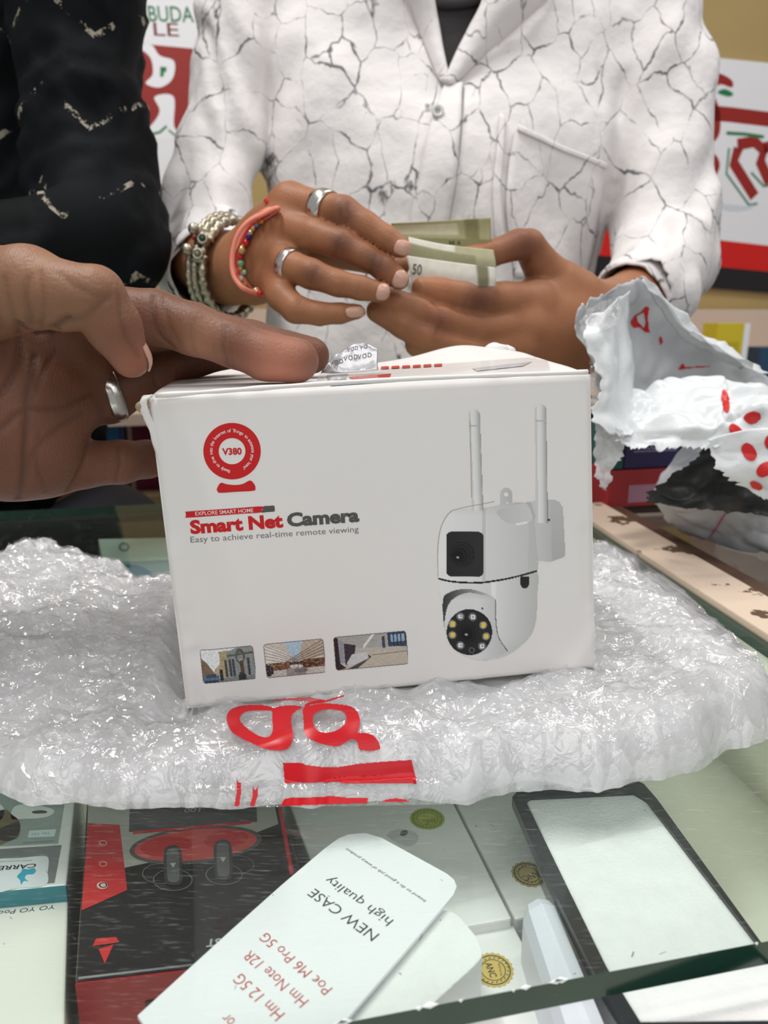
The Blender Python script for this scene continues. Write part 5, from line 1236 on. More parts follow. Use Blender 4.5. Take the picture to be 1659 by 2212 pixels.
# thread band and bead bracelet: near side read off the wrist, far side closed round the back of it
MT1 = mat('orange_thread', srgb(228, 138, 116), .8, bump=(1500, .5, .0005)); MT2 = mat('red_thread', srgb(196, 52, 40), .8, bump=(1500, .5, .0005))
def wrist_loop(pts, off, n=40):
    N_ = []
    for q in interp(pts, n):
        h_ = hit(bb2, q[0], q[1], off)
        if h_ is None or h_[1] > .64: h_ = None
        N_.append(h_)
    N_ = [p for p in N_ if p is not None]; P = np.array(N_); Yc = P[[0, -1], 1].mean()+.004
    B = P[::-1].copy(); B[:, 1] = 2*Yc-B[:, 1]; P2 = np.concatenate([P, B[1:-1]])
    for _ in range(3): P2 = .5*P2+.25*(np.roll(P2, 1, 0)+np.roll(P2, -1, 0))
    return P2
tpx = [(594, 446), (562, 466), (538, 481), (518, 508), (508, 536), (505, 569), (511, 597), (524, 614), (540, 627), (556, 634)]
tb_ = empty('thread_band', atY(550, 560, .57), 'orange red sacred thread tied around the wrist of the seller', 'bracelet')
for k in range(5):
    V, f = tube(wrist_loop([(x+4.5*k, y+.8*k) for x, y in tpx], .0012), .0015, 7, closed=True); obj('thread_strand', V, f, MT2 if k == 3 else MT1, tb_)
kn = wrist_loop(tpx, .002)[0]; V, f = merge([ball(kn, .0034, 10, 8), tube([kn, kn+[-.004, -.002, .006]], .0018, 6), tube([kn, kn+[.006, -.001, .004]], .0018, 6)]); obj('knot', V, f, MT2, tb_)
bd = empty('bead_bracelet', atY(560, 580, .56), 'coloured bead bracelet beside the red thread on the wrist of the seller', 'bracelet')
bpx = [(569, 480), (559, 487), (551, 496), (546, 505), (542, 513), (537, 527), (528, 541), (525, 556), (526, 568), (525, 579), (533, 586), (527, 597), (534, 610), (539, 621), (550, 626), (560, 627), (568, 632)]
V, f = tube(wrist_loop([(596, 455)]+bpx, .0012), .0007, 6, closed=True); obj('cord', V, f, MT2, bd)
beads = [(214, 170, 60), (90, 160, 190), (222, 190, 150), (222, 190, 150), (40, 50, 150), (190, 24, 24), (216, 190, 130), (190, 24, 24), (110, 190, 150), (206, 160, 70), (140, 200, 176), (220, 220, 214), (206, 160, 70), (190, 30, 26), (216, 180, 120), (222, 190, 150), (190, 24, 24)]
mb = {}
for i, (c, q) in enumerate(zip(beads, bpx)):
    if c not in mb: mb[c] = mat('bead', srgb(*c), .18, spec=.6, metal=.5 if c[0] > 200 else 0)
    h_ = hit(bb2, q[0], q[1], .0022)
    if h_ is not None: V, f = ball(h_, (.0019, .0017, .0019, .0018, .0021, .0024, .0029, .002, .0022)[i % 9], 12, 8); obj('bead', V, f, mb[c], bd)

# ---- banknotes
def note(rows, label, band, m0, dark):
    G = loft([[atY(*q) for q in r] for r in rows], 18, 36); Vn = G.reshape(-1, 3)
    cols = np.zeros((18, 36, 3)); 
    for i in range(18):
        for j in range(36):
            v, u = i/17, j/35; c = np.array(m0, float)
            for (v0, v1, u0, u1, cc) in band:
                if v0 <= v <= v1 and u0 <= u <= u1: c = np.array(cc, float)
            cols[i, j] = c
    t = empty('banknote', Vn.mean(0), label, 'banknote', 'folded notes in the hands of the seller')
    s_ = obj('paper', Vn, grid_faces(18, 36), M_NOTE, t, cols=srgba(cols.reshape(-1, 3))); solid(s_, .0003)
    bv = bvh(Vn, np.array(grid_faces(18, 36))); V = []; Fc = []
    for txt, a, b_, hgt in dark:
        tv, tt = text_mesh(txt, .01); x0, x1 = tv[:, 0].min(), tv[:, 0].max(); a = np.array(a); b_ = np.array(b_); ex = (b_-a)/(x1-x0); nrm = np.array([ex[1], -ex[0]]); nrm = nrm/np.linalg.norm(nrm); o0 = len(V); L = []
        for q in tv:
            p = a+ex*(q[0]-x0)+nrm*q[1]*hgt/.7; h_ = hit(bv, p[0], p[1], .0006)
            if h_ is None: break
            L.append(h_)
        else: V += L; Fc += [tuple(k+o0 for k in q) for q in tt]
    if V: obj('printed_lettering', V, Fc, mat('note_ink', srgb(78, 78, 52), .7), t, smooth=False)
M_NOTE = mat('banknote_paper', rough=.7, attr=True, noise=(200, .08))
G1, G2, G3 = (176, 172, 128), (140, 136, 92), (214, 208, 176)
note([[(845, 482, .560), (930, 478, .556), (1060, 470, .552)], [(850, 500, .562), (935, 500, .558), (1061, 500, .554)], [(860, 530, .560), (940, 532, .556), (1062, 540, .554)]], 'olive banknote at the back of the folded bundle', [(.12, .62, 0, .72, G3), (.74, 1, .0, 1, G2), (0, 1, .78, .9, G2)], G1, [('M 6', (970, 528), (995, 528), 8)])
note([[(882, 512, .548), (960, 528, .546), (1066, 540, .545)], [(882, 530, .546), (960, 548, .544), (1070, 562, .543)], [(882, 552, .545), (960, 566, .543), (1072, 578, .543)]], 'middle banknote of the folded bundle with dark print along its edge', [(0, .32, 0, .62, (222, 220, 206)), (.4, .95, 0, .8, (150, 148, 112))], (178, 174, 140), [('RESERVE', (905, 558), (1008, 574), 11)])
note([[(878, 552, .540), (960, 564, .538), (1070, 578, .538)], [(884, 580, .537), (965, 592, .535), (1072, 602, .536)], [(890, 622, .536), (970, 622, .535), (1070, 618, .536)]], 'pale front banknote held between the fingers of both hands', [(0, 1, .82, .92, (120, 116, 88))], (206, 202, 190), [('50', (890, 592), (910, 594), 22)])

# ------------------------------------------------------------------ the person in black on the left
pb = empty('person', atY(60, 300, .78)*[1, 1, 0]+[0, 0, FLOOR_Z], 'person in a black speckled shirt standing at the left', 'person')
vk = Vol((-.64, .42, -.40), (-.12, 1.02, .50), .006); K = vk.new()
tr = [(-70, -200, .845, 330), (-70, 100, .845, 330), (-60, 400, .845, 320), (-60, 900, .845, 320)]
P_, R_ = JJ(tr); vk.chain(K, P_, [.145, .145, .14, .14], .03)
B = vk.new(); P_, R_ = JJ([(150, -120, .70, 150), (170, 60, .68, 134), (178, 240, .66, 124), (205, 430, .64, 132), (228, 540, .61, 132)]); vk.chain(B, P_, R_, .01); K = smin(K, B, .02)
B = vk.new(); P_, R_ = JJ([(228, 540, .61, 132), (60, 560, .56, 120), (-330, 580, .50, 110)]); vk.chain(B, P_, R_, .01); K = smin(K, B, .006)
KV, KF = vk.mesh(K, 2); N = mnormals(KV, KF); pj = proj(KV); nz = vnoise(KV, 18, 4, 3)
KV = KV+N*(nz*.007+.004*(ridge(pj[:, 1]/130+pj[:, 0]/400+nz)-.5))[:, None]
M_BLK = bpy.data.materials.new('black_speckled_cotton'); M_BLK.use_nodes = True; nt = M_BLK.node_tree; p_ = nt.nodes['Principled BSDF']; p_.inputs['Roughness'].default_value = .7; p_.inputs['Specular IOR Level'].default_value = .06
tc = nt.nodes.new('ShaderNodeTexCoord'); sx = nt.nodes.new('ShaderNodeSeparateXYZ'); nt.links.new(tc.outputs['Object'], sx.inputs[0])
def mth(op, a, b=None, c=None):
    n = nt.nodes.new('ShaderNodeMath'); n.operation = op
    for i, x in enumerate((a, b, c)):
        if x is None: continue
        if isinstance(x, (int, float)): n.inputs[i].default_value = x
        else: nt.links.new(x, n.inputs[i])
    return n.outputs[0]
zig = mth('PINGPONG', mth('ADD', sx.outputs[0], 2.0), .035); q = mth('ADD', sx.outputs[2], mth('MULTIPLY', zig, .9))
bandv = mth('PINGPONG', mth('ADD', q, 3.0), .034)
n = nt.nodes.new('ShaderNodeTexNoise'); n.inputs['Scale'].default_value = 60; n.inputs['Detail'].default_value = 6; n.inputs['Roughness'].default_value = .75; nt.links.new(tc.outputs['Object'], n.inputs['Vector'])
on = mth('MULTIPLY', mth('LESS_THAN', bandv, .0026), mth('GREATER_THAN', n.outputs['Fac'], .555))
n9 = nt.nodes.new('ShaderNodeTexNoise'); n9.inputs['Scale'].default_value = 9; n9.inputs['Detail'].default_value = 4; nt.links.new(tc.outputs['Object'], n9.inputs['Vector'])
c0 = nt.nodes.new('ShaderNodeValToRGB'); c0.color_ramp.elements[0].color = (*srgb(9, 9, 10), 1); c0.color_ramp.elements[1].color = (*srgb(24, 27, 30), 1); nt.links.new(n9.outputs['Fac'], c0.inputs[0])
mc = nt.nodes.new('ShaderNodeMix'); mc.data_type = 'RGBA'; nt.links.new(c0.outputs[0], mc.inputs[6]); mc.inputs[7].default_value = (*srgb(150, 144, 130), 1); nt.links.new(on, mc.inputs[0]); nt.links.new(mc.outputs[2], p_.inputs['Base Color'])
bp = nt.nodes.new('ShaderNodeBump'); bp.inputs['Strength'].default_value = .4; bp.inputs['Distance'].default_value = .004; nt.links.new(n9.outputs['Fac'], bp.inputs['Height']); nt.links.new(bp.outputs[0], p_.inputs['Normal'])
ks = obj('shirt', KV, KF, M_BLK, pb); ks['label'] = 'black shirt with pale broken chevron speckles'
# continuous body inside the shirt with head and legs
vq = Vol((-.66, .46, -.96), (-.10, 1.06, .85), .012); Q = vq.new(); c0_ = atY(-65, 100, .86)
vq.cone(Q, (c0_[0], .86, .40), (c0_[0], .86, -.03), .10, .085, .01); vq.ell(Q, (c0_[0], .85, .70), np.eye(3), (.075, .095, .115)); vq.cone(Q, (c0_[0], .86, .45), (c0_[0], .86, .64), .055, .05, .02)
for s in (-1, 1): vq.chain(Q, [(c0_[0]+s*.05, .86, -.12), (c0_[0]+s*.09, .86, -.50), (c0_[0]+s*.09, .87, -.88)], [.06, .055, .045], .01); vq.cone(Q, (c0_[0]+s*.09, .88, -.91), (c0_[0]+s*.09, .76, -.92), .035, .028, .02)
P_, R_ = JJ([(170, -60, .70, 60), (215, 430, .64, 60), (235, 530, .61, 60)]); vq.chain(Q, P_, [.032]*3, .004); P_, R_ = JJ([(235, 530, .61, 60), (60, 560, .56, 60), (-300, 590, .50, 60)]); vq.chain(Q, P_, [.022]*3, .004)
QV, QF = vq.mesh(Q, 2); obj('body', QV, QF, M_SKIN2, pb, cols=np.tile(srgba(SK), (len(QV), 1)))
# ================================================================== bubble wrap under the carton
def film_mat(name, body=.4, bumpd=.002, scale=150, rough=.07, tint=(1, 1, 1), f0=.10, var=.2):
    m = bpy.data.materials.new(name); m.use_nodes = True; nt = m.node_tree; nt.nodes.remove(nt.nodes['Principled BSDF']); L = nt.links.new; out = nt.nodes['Material Output']
    tc = nt.nodes.new('ShaderNodeTexCoord')
    n0 = nt.nodes.new('ShaderNodeTexNoise'); n0.inputs['Scale'].default_value = scale; n0.inputs['Detail'].default_value = 3; n0.inputs['Distortion'].default_value = 2.2; L(tc.outputs['Object'], n0.inputs['Vector'])
    rg = nt.nodes.new('ShaderNodeMath'); rg.operation = 'PINGPONG'; rg.inputs[1].default_value = .09; L(n0.outputs['Fac'], rg.inputs[0])
    ad = nt.nodes.new('ShaderNodeMath'); ad.operation = 'MULTIPLY_ADD'; ad.inputs[1].default_value = 2.0; L(rg.outputs[0], ad.inputs[0]); L(n0.outputs['Fac'], ad.inputs[2])
    b = nt.nodes.new('ShaderNodeBump'); b.inputs['Strength'].default_value = 1.0; b.inputs['Distance'].default_value = bumpd; L(ad.outputs[0], b.inputs['Height'])
    tr = nt.nodes.new('ShaderNodeBsdfTransparent'); tr.inputs[0].default_value = (.97*tint[0], .97*tint[1], .97*tint[2], 1)
    df = nt.nodes.new('ShaderNodeBsdfDiffuse'); df.inputs[0].default_value = (.93*tint[0], .93*tint[1], .95*tint[2], 1); bs = nt.nodes.new('ShaderNodeBump'); bs.inputs['Strength'].default_value = .25; bs.inputs['Distance'].default_value = bumpd; L(ad.outputs[0], bs.inputs['Height']); L(bs.outputs[0], df.inputs['Normal'])
    tl = nt.nodes.new('ShaderNodeBsdfTranslucent'); tl.inputs[0].default_value = (.93*tint[0], .93*tint[1], .95*tint[2], 1)
    m1 = nt.nodes.new('ShaderNodeMixShader'); m1.inputs[0].default_value = .2; L(df.outputs[0], m1.inputs[1]); L(tl.outputs[0], m1.inputs[2])
    n1 = nt.nodes.new('ShaderNodeTexNoise'); n1.inputs['Scale'].default_value = scale*.5; n1.inputs['Detail'].default_value = 5; L(tc.outputs['Object'], n1.inputs['Vector'])
    mr = nt.nodes.new('ShaderNodeMapRange'); mr.inputs['From Min'].default_value = .35; mr.inputs['From Max'].default_value = .65; mr.inputs['To Min'].default_value = body-var; mr.inputs['To Max'].default_value = body+var; L(n1.outputs['Fac'], mr.inputs['Value'])
    m2 = nt.nodes.new('ShaderNodeMixShader'); L(mr.outputs[0], m2.inputs[0]); L(tr.outputs[0], m2.inputs[1]); L(m1.outputs[0], m2.inputs[2])
    lw = nt.nodes.new('ShaderNodeLayerWeight'); lw.inputs[0].default_value = .5
    pw = nt.nodes.new('ShaderNodeMath'); pw.operation = 'POWER'; pw.inputs[1].default_value = 4.0; L(lw.outputs['Facing'], pw.inputs[0])
    fr = nt.nodes.new('ShaderNodeMath'); fr.operation = 'MULTIPLY_ADD'; fr.inputs[1].default_value = .25; fr.inputs[2].default_value = f0; L(pw.outputs[0], fr.inputs[0])
    gl = nt.nodes.new('ShaderNodeBsdfGlossy'); gl.inputs['Roughness'].default_value = rough; L(b.outputs[0], gl.inputs['Normal'])
    m3 = nt.nodes.new('ShaderNodeMixShader'); L(fr.outputs[0], m3.inputs[0]); L(m2.outputs[0], m3.inputs[1]); L(gl.outputs[0], m3.inputs[2]); L(m3.outputs[0], out.inputs['Surface'])
    return m
M_WRAP = film_mat('bubble_wrap_film', .68, .0014, 90, .08, f0=.04)
M_FACET = film_mat('crinkled_film', .08, .0008, 60, .09, f0=.085, var=.07)
M_WRAP2 = film_mat('bubble_wrap_film_under', .93, .002, 70, .1, f0=.02, var=.07)
front = [(-420, 1690), (-150, 1705), (0, 1712), (60, 1730), (180, 1746), (380, 1742), (560, 1743), (800, 1735), (930, 1724), (1010, 1736), (1110, 1706), (1200, 1702), (1290, 1713), (1370, 1692), (1430, 1684), (1500, 1655), (1570, 1622), (1620, 1610), (1662, 1592), (1690, 1575)]
back = [(-420, 1190, .034), (-150, 1180, .034), (0, 1176, .034), (60, 1172, .033), (150, 1190, .032), (250, 1216, .030), (340, 1252, .028), (480, 1270, .014), (800, 1240, .010), (1150, 1215, .010), (1290, 1196, .014), (1340, 1205, .018), (1400, 1240, .020), (1480, 1295, .021), (1550, 1362, .020), (1600, 1425, .018), (1645, 1500, .014), (1690, 1572, .002)]
fw = np.array([atZ(x, y, .001) for x, y in front]); bw = np.array([atZ(x, y, z) for x, y, z in back])
x0, x1 = max(fw[0, 0], bw[0, 0]), min(fw[-1, 0], bw[-1, 0])
box_c = (bo+BY_*BD/2)
def wrap_base(X, Y, v, yb, yf, zb):
    """smooth height of the wrap: swells around the carton, tucked under it, falling to the glass at the rim"""
    d = (np.stack([X, Y], -1)-bo[:2]); lx = d@BX[:2]; ly = d@BY_[:2]
    cbot = bz+lx*BX[2]-.0042
    dist = np.maximum(np.maximum(np.abs(lx)-.086, np.maximum(-ly, ly-BD)), 0)     # 0 under the carton
    lum = np.where(X < 0, .023+.10*np.clip(-X-.09, 0, .12), .0175+.02*np.clip(X-.09, 0, .1))
    wf = np.clip((ly+.015)/.06, 0, 1); wf = wf*wf*(3-2*wf); lum = lum*wf+np.minimum(lum, .0165+.05*np.clip(lx, -.1, .1))*(1-wf)
    t = np.clip(dist/.018, 0, 1); t = t*t*(3-2*t)
    h_ = cbot*(1-t)+lum*t
    df = (Y-yf); db = (yb-Y); e = np.clip(df/.016, 0, 1); h_ = h_*np.sqrt(1-(1-e)**2)
    e2 = np.clip(db/.010, 0, 1); h_ = h_*(.25+.75*np.sqrt(1-(1-e2)**2)); return np.maximum(h_, .0008)
def wrap_sheet(name, nx, ny, dz, seed, amp, parent, m, shrink=0.0):
    xs = np.linspace(x0, x1-.0005, nx)
    yf = np.interp(xs, fw[:, 0], fw[:, 1])+shrink; yb = np.maximum(np.interp(xs, bw[:, 0], bw[:, 1])-shrink*2, yf+.001)
    n1 = np.array([mnoise.fractal(Vector((x*45, seed, 0)), 1, 2, 4) for x in xs]); yf = yf+n1*.0035; yb = yb+n1*.004
    vv_ = np.linspace(0, 1, ny)[:, None]; Y = yf[None]+(yb-yf)[None]*vv_; X = np.repeat(xs[None], ny, 0); zb = 0
    H = wrap_base(X, Y, vv_, yb[None], yf[None], zb)
    cr_ = np.zeros(X.size); P3 = np.stack([X.ravel(), Y.ravel(), np.full(X.size, seed)], -1)
    cr_ = amp*(np.array([.0046*(1-2*abs(mnoise.noise(Vector((p[0]*30, p[1]*44, p[2])))))+.0020*(1-2.2*abs(mnoise.noise(Vector((p[0]*80+7, p[1]*110, p[2])))))+.0008*(1-2.2*abs(mnoise.noise(Vector((p[0]*190+p[1]*60, p[1]*210, p[2]+5))))) for p in P3])).reshape(X.shape)
    # bubbles in a hexagonal array, some collapsed
    s = .0095; r_ = .0038; gy = np.round(Y/(s*.866)); gx = np.round(X/s-.5*(gy % 2)); cx_ = (gx+.5*(gy % 2))*s; cy_ = gy*s*.866
    hsh = np.abs(np.sin(gx*12.9898+gy*78.233+seed)*43758.5453) % 1; rr = np.hypot(X-cx_, Y-cy_); bub = np.where((rr < r_), np.sqrt(np.maximum(0, 1-(rr/r_)**2)), 0)*.0012*np.clip(hsh*1.7-.6, 0, 1)
    edge = np.clip(np.minimum(Y-yf[None], yb[None]-Y)/.006, 0, 1)
    lx = (np.stack([X, Y], -1)-bo[:2]); ux = lx@BX[:2]; uy = lx@BY_[:2]; under = (np.abs(ux) < .086) & (uy > -.001) & (uy < BD)
    Z = H+np.where(under, -np.abs(cr_)*.4, cr_*.9+bub)*edge+dz
    G = np.stack([X, Y+.6*cr_*edge, np.maximum(Z, .0006)], -1)
    o = obj(name, G.reshape(-1, 3), grid_faces(ny, nx), m, parent); return o, G, xs, yf, yb
def facet_sheet(name, sx, sy, dz, seed, amp, parent, m):
    """crinkled film: an irregular net of small flat facets lying over the wrap"""
    r = np.random.default_rng(int(seed)); nx = int((x1-x0)/sx); xs = np.linspace(x0, x1-.0005, nx); ny = int(.30/sy)
    yf = np.interp(xs, fw[:, 0], fw[:, 1]); yb = np.maximum(np.interp(xs, bw[:, 0], bw[:, 1]), yf+.001); n1 = np.array([mnoise.fractal(Vector((x*45, 1.7, 0)), 1, 2, 4) for x in xs]); yf = yf+n1*.0035; yb = yb+n1*.004
    t = np.linspace(0, 1, ny)[:, None]+np.zeros((1, nx)); t[1:-1] += r.uniform(-.42, .42, (ny-2, nx))/(ny-1); X = xs[None]+r.uniform(-.42, .42, (ny, nx))*sx; Y = yf[None]+(yb-yf)[None]*t
    H = wrap_base(X, Y, t, yb[None], yf[None], 0)
    P3 = np.stack([X.ravel(), Y.ravel()], -1); c_ = np.array([.0046*(1-2*abs(mnoise.noise(Vector((p[0]*30, p[1]*44, 1.7)))))+.0020*(1-2.2*abs(mnoise.noise(Vector((p[0]*80+7, p[1]*110, 1.7))))) for p in P3]).reshape(X.shape)
    edge = np.clip(np.minimum(Y-yf[None], yb[None]-Y)/.006, 0, 1); d = (np.stack([X, Y], -1)-bo[:2]); ux = d@BX[:2]; uy = d@BY_[:2]; under = (np.abs(ux) < .0875) & (uy > -.002) & (uy < BD+.001)
    Z = H+np.where(under, -np.abs(c_)*.4-.001, c_*.9+dz+r.normal(0, amp, X.shape))*edge
    G = np.stack([X, Y+.6*c_*edge, np.maximum(Z, .0007)], -1); f = []
    for i in range(ny-1):
        for j in range(nx-1):
            a, b, c, e = i*nx+j, i*nx+j+1, (i+1)*nx+j+1, (i+1)*nx+j
            f += [(a, b, c), (a, c, e)] if r.random() < .5 else [(a, b, e), (b, c, e)]
    return obj(name, G.reshape(-1, 3), f, m, parent, smooth=False)
wrap = empty('bubble_wrap', (box_c[0], box_c[1], 0), 'crumpled clear bubble wrap spread on the glass under the carton', 'bubble wrap')
wo, GW, xs, yf, yb = wrap_sheet('upper_sheet', 560, 300, 0, 1.7, 1.0, wrap, M_WRAP)
wrap_sheet('lower_sheet', 260, 150, -.004, 8.3, .9, wrap, M_WRAP2, .003)
facet_sheet('crinkled_film', .0042, .0030, .0012, 5, .0008, wrap, M_FACET)
facet_sheet('crinkled_film', .0026, .0022, .0022, 6, .00045, wrap, M_FACET)
# smooth carrier surface for the printed tape: blurred copy of the wrap
GB = GW.copy()
for _ in range(40):
    GB[1:-1, 1:-1] = .2*(GB[1:-1, 1:-1]+GB[:-2, 1:-1]+GB[2:, 1:-1]+GB[1:-1, :-2]+GB[1:-1, 2:])
lx = (GB[..., :2]-bo[:2]); uy = lx@BY_[:2]
GB[..., 2] = np.maximum(GB[..., 2], .004)+.0046
ext = np.stack([np.stack([GB[0, :, 0], GB[0, :, 1]-k*.002, np.full(GB.shape[1], max(.0015, .0075-.002*k))], -1) for k in range(12, 0, -1)]); GB = np.concatenate([ext, GB])
bw_ = bvh(GB.reshape(-1, 3), np.array(grid_faces(*GB.shape[:2])))
tq = [(430, 1508), (905, 1486), (962, 1738), (408, 1746)]
M_TAPE = film_mat('glossy_tape_film', .10, .0012, 60, .05, f0=.07, var=.08)
tape = drape_grid('printed_tape', bw_, tq, 60, 36, .0002, M_TAPE, wrap); tape['label'] = 'clear packing tape with large red letters'
LET = [([(358, 720), (365, 670), (400, 640), (470, 625), (560, 622), (610, 628), (640, 640), (660, 632), (740, 625), (800, 630), (815, 640), (790, 652), (760, 675), (748, 700), (752, 760), (760, 800), (750, 850), (725, 880), (690, 890), (620, 888), (560, 875), (500, 850), (430, 815), (385, 780)], [(440, 710), (450, 680), (490, 662), (560, 658), (625, 660), (628, 690), (632, 740), (630, 790), (600, 815), (550, 805), (500, 775), (460, 740)]),
       ([(815, 640), (860, 625), (940, 612), (1050, 620), (1110, 635), (1145, 670), (1158, 720), (1152, 760), (1145, 785), (1190, 785), (1235, 800), (1262, 830), (1272, 885), (1155, 888), (1140, 850), (1118, 825), (1095, 828), (1060, 850), (1020, 866), (960, 862), (900, 845), (850, 820), (825, 795), (818, 720)], [(875, 715), (890, 675), (940, 655), (1010, 655), (1060, 675), (1072, 710), (1050, 745), (1000, 775), (940, 783), (895, 765)]),
       ([(590, 598), (740, 582), (860, 575), (900, 585), (950, 595), (1000, 580), (1070, 560), (1060, 575), (985, 600), (930, 615), (870, 622), (830, 640), (820, 625), (850, 605), (740, 600)], None),
       ([(695, 960), (815, 962), (830, 972), (930, 985), (1020, 985), (1150, 965), (1300, 952), (1465, 942), (1500, 1088), (1300, 1085), (1000, 1085), (820, 1082), (708, 1090)], None),
       ([(692, 1200), (705, 1178), (760, 1165), (800, 1168), (990, 1160), (1100, 1172), (1205, 1172), (1200, 1205), (1000, 1212), (790, 1220), (690, 1222)], None),
       ([(1270, 1200), (1310, 1180), (1370, 1173), (1430, 1182), (1450, 1198)], None),
       ([(415, 1045), (430, 1075), (448, 1080), (445, 1150), (435, 1225), (403, 1225), (418, 1130)], None), ([(515, 1100), (528, 1120), (548, 1095), (545, 1160), (525, 1225), (495, 1225), (512, 1160)], None)]
M_REDF = mat('red_tape_ink', srgb(196, 14, 28), .3, spec=.35, noise=(30, .06))
def drape_loop(name, bv, outer, hole, step, off, m, parent):
    X0, Y0 = np.min(outer, 0); X1, Y1 = np.max(outer, 0); nx = int((X1-X0)/step)+2; ny = int((Y1-Y0)/step)+2
    X, Y = np.meshgrid(X0-step*.5+np.arange(nx)*step, Y0-step*.5+np.arange(ny)*step); ok = inpoly(X, Y, outer)
    if hole: ok &= ~inpoly(X, Y, hole)
    fok = ok[:-1, :-1] & ok[1:, :-1] & ok[:-1, 1:] & ok[1:, 1:]; idx = np.arange(nx*ny).reshape(ny, nx)
    fi = np.stack([idx[:-1, :-1][fok], idx[1:, :-1][fok], idx[1:, 1:][fok], idx[:-1, 1:][fok]], 1)
    if not len(fi): return
    used = np.unique(fi); rm = -np.ones(nx*ny, int); V = []; keep = []
    for u_ in used:
        h_ = hit(bv, X.ravel()[u_], Y.ravel()[u_], off)
        if h_ is not None: rm[u_] = len(V); V.append(h_)
    fi = rm[fi]; fi = fi[(fi >= 0).all(1)]
    return obj(name, V, fi, m, parent)
for o_, h_ in LET:
    drape_loop('red_letter', bw_, [c3(*p) for p in closed_spline(o_, 3)] if len(o_) > 14 and o_[0][1] < 800 and o_[0][0] != 590 else [c3(*p) for p in o_], [c3(*p) for p in closed_spline(h_, 3)] if h_ else None, 1.3, .0006, M_REDF, tape)

# ================================================================== the torn courier bag on the side counter
def poly_mat(name, col, rough=.32):
    m = mat(name, srgb(*col), rough, spec=.5, bump=(38, .5, .006)); return m
M_BAG = poly_mat('white_polythene', (222, 226, 228)); M_BAGIN = poly_mat('grey_white_polythene', (204, 206, 210)); M_BAGK = poly_mat('black_polythene_lining', (34, 34, 34), .35)
M_CLEAR = film_mat('clear_tape_film', .12, .003, 90, .06, f0=.12, var=.1)
bag = empty('courier_bag', atZ(1540, 1160, 0), 'torn white courier bag with red marks and a black lining', 'bag')
bagm = {}
def sheet(name, rows, m, parent, nr=44, nc=60, crump=.004, jag=(0, 0, 0, 0), seed=0.0, thick=.0004, floor=.0012, freq=26):
    """rows of (px, py, Y) top to bottom; jag = ragged edges (top, bottom, left, right) in m"""
    G = loft([[atY(*q) for q in r] for r in rows], nr, nc); N = gnormals(G)
    n1 = np.array([1-2*abs(mnoise.noise(Vector(p*freq)+Vector((seed, 0, 0)))) for p in G.reshape(-1, 3)]).reshape(nr, nc, 1)
    n2 = np.array([1-2*abs(mnoise.noise(Vector(p*freq*2.6)+Vector((seed, 4, 0)))) for p in G.reshape(-1, 3)]).reshape(nr, nc, 1)
    G = G+N*(n1*crump+n2*crump*.4)
    dv = np.gradient(G, axis=0); dv /= np.linalg.norm(dv, axis=-1, keepdims=True)+1e-9; du = np.gradient(G, axis=1); du /= np.linalg.norm(du, axis=-1, keepdims=True)+1e-9
    js = np.array([[mnoise.fractal(Vector((i*.22, seed+k, 0)), .8, 2, 4) for i in range(max(nr, nc))] for k in range(4)])
    w_ = np.linspace(1, 0, nr)[:, None, None]**6
    G = G-dv*w_*(js[0][:nc][None, :, None]*jag[0])+dv*w_[::-1]*(js[1][:nc][None, :, None]*jag[1])
    w2 = np.linspace(1, 0, nc)[None, :, None]**6
    G = G-du*w2*(js[2][:nr][:, None, None]*jag[2])+du*w2[:, ::-1]*(js[3][:nr][:, None, None]*jag[3])
    G[..., 2] = np.maximum(G[..., 2], floor)
    o = obj(name, G.reshape(-1, 3), grid_faces(nr, nc), m, parent); solid(o, thick); return o, bvh(G.reshape(-1, 3), np.array(grid_faces(nr, nc)))
s1, bs1 = sheet('back_wall', [[(1258, 668, .500), (1320, 640, .520), (1380, 604, .540), (1425, 628, .548)], [(1262, 715, .500), (1330, 700, .545), (1420, 680, .560), (1480, 705, .560)], [(1285, 770, .500), (1370, 770, .552), (1455, 762, .572), (1545, 755, .570)], [(1310, 850, .490), (1380, 860, .552), (1490, 850, .575), (1660, 815, .570)], [(1320, 930, .485), (1390, 930, .545), (1500, 930, .57), (1690, 900, .57)]], M_BAGIN, bag, crump=.0045, jag=(.004, 0, .003, .004), seed=1)
s1r, _ = sheet('folded_rim', [[(1376, 606, .536), (1392, 602, .530), (1412, 612, .536)], [(1400, 640, .540), (1430, 640, .530), (1462, 655, .544)], [(1440, 705, .552), (1475, 705, .54), (1512, 705, .555)], [(1490, 745, .560), (1520, 735, .545), (1560, 735, .56)], [(1540, 775, .560), (1575, 765, .545), (1610, 765, .56)], [(1600, 800, .56), (1630, 795, .545), (1670, 800, .56)]], M_BAG, bag, 50, 16, .0032, (.002, 0, .002, .004), 7, freq=40)
s2, bs2 = sheet('left_wall', [[(1285, 672, .484), (1330, 655, .492), (1368, 628, .520)], [(1262, 728, .472), (1310, 715, .480), (1366, 700, .520)], [(1292, 790, .470), (1330, 785, .476), (1378, 790, .515)], [(1300, 845, .466), (1335, 850, .472), (1385, 855, .505)], [(1286, 890, .462), (1330, 895, .468), (1392, 900, .490)], [(1325, 938, .460), (1355, 935, .462), (1410, 930, .475)]], M_BAG, bag, 50, 30, .003, (.002, .003, .0045, 0), 3)
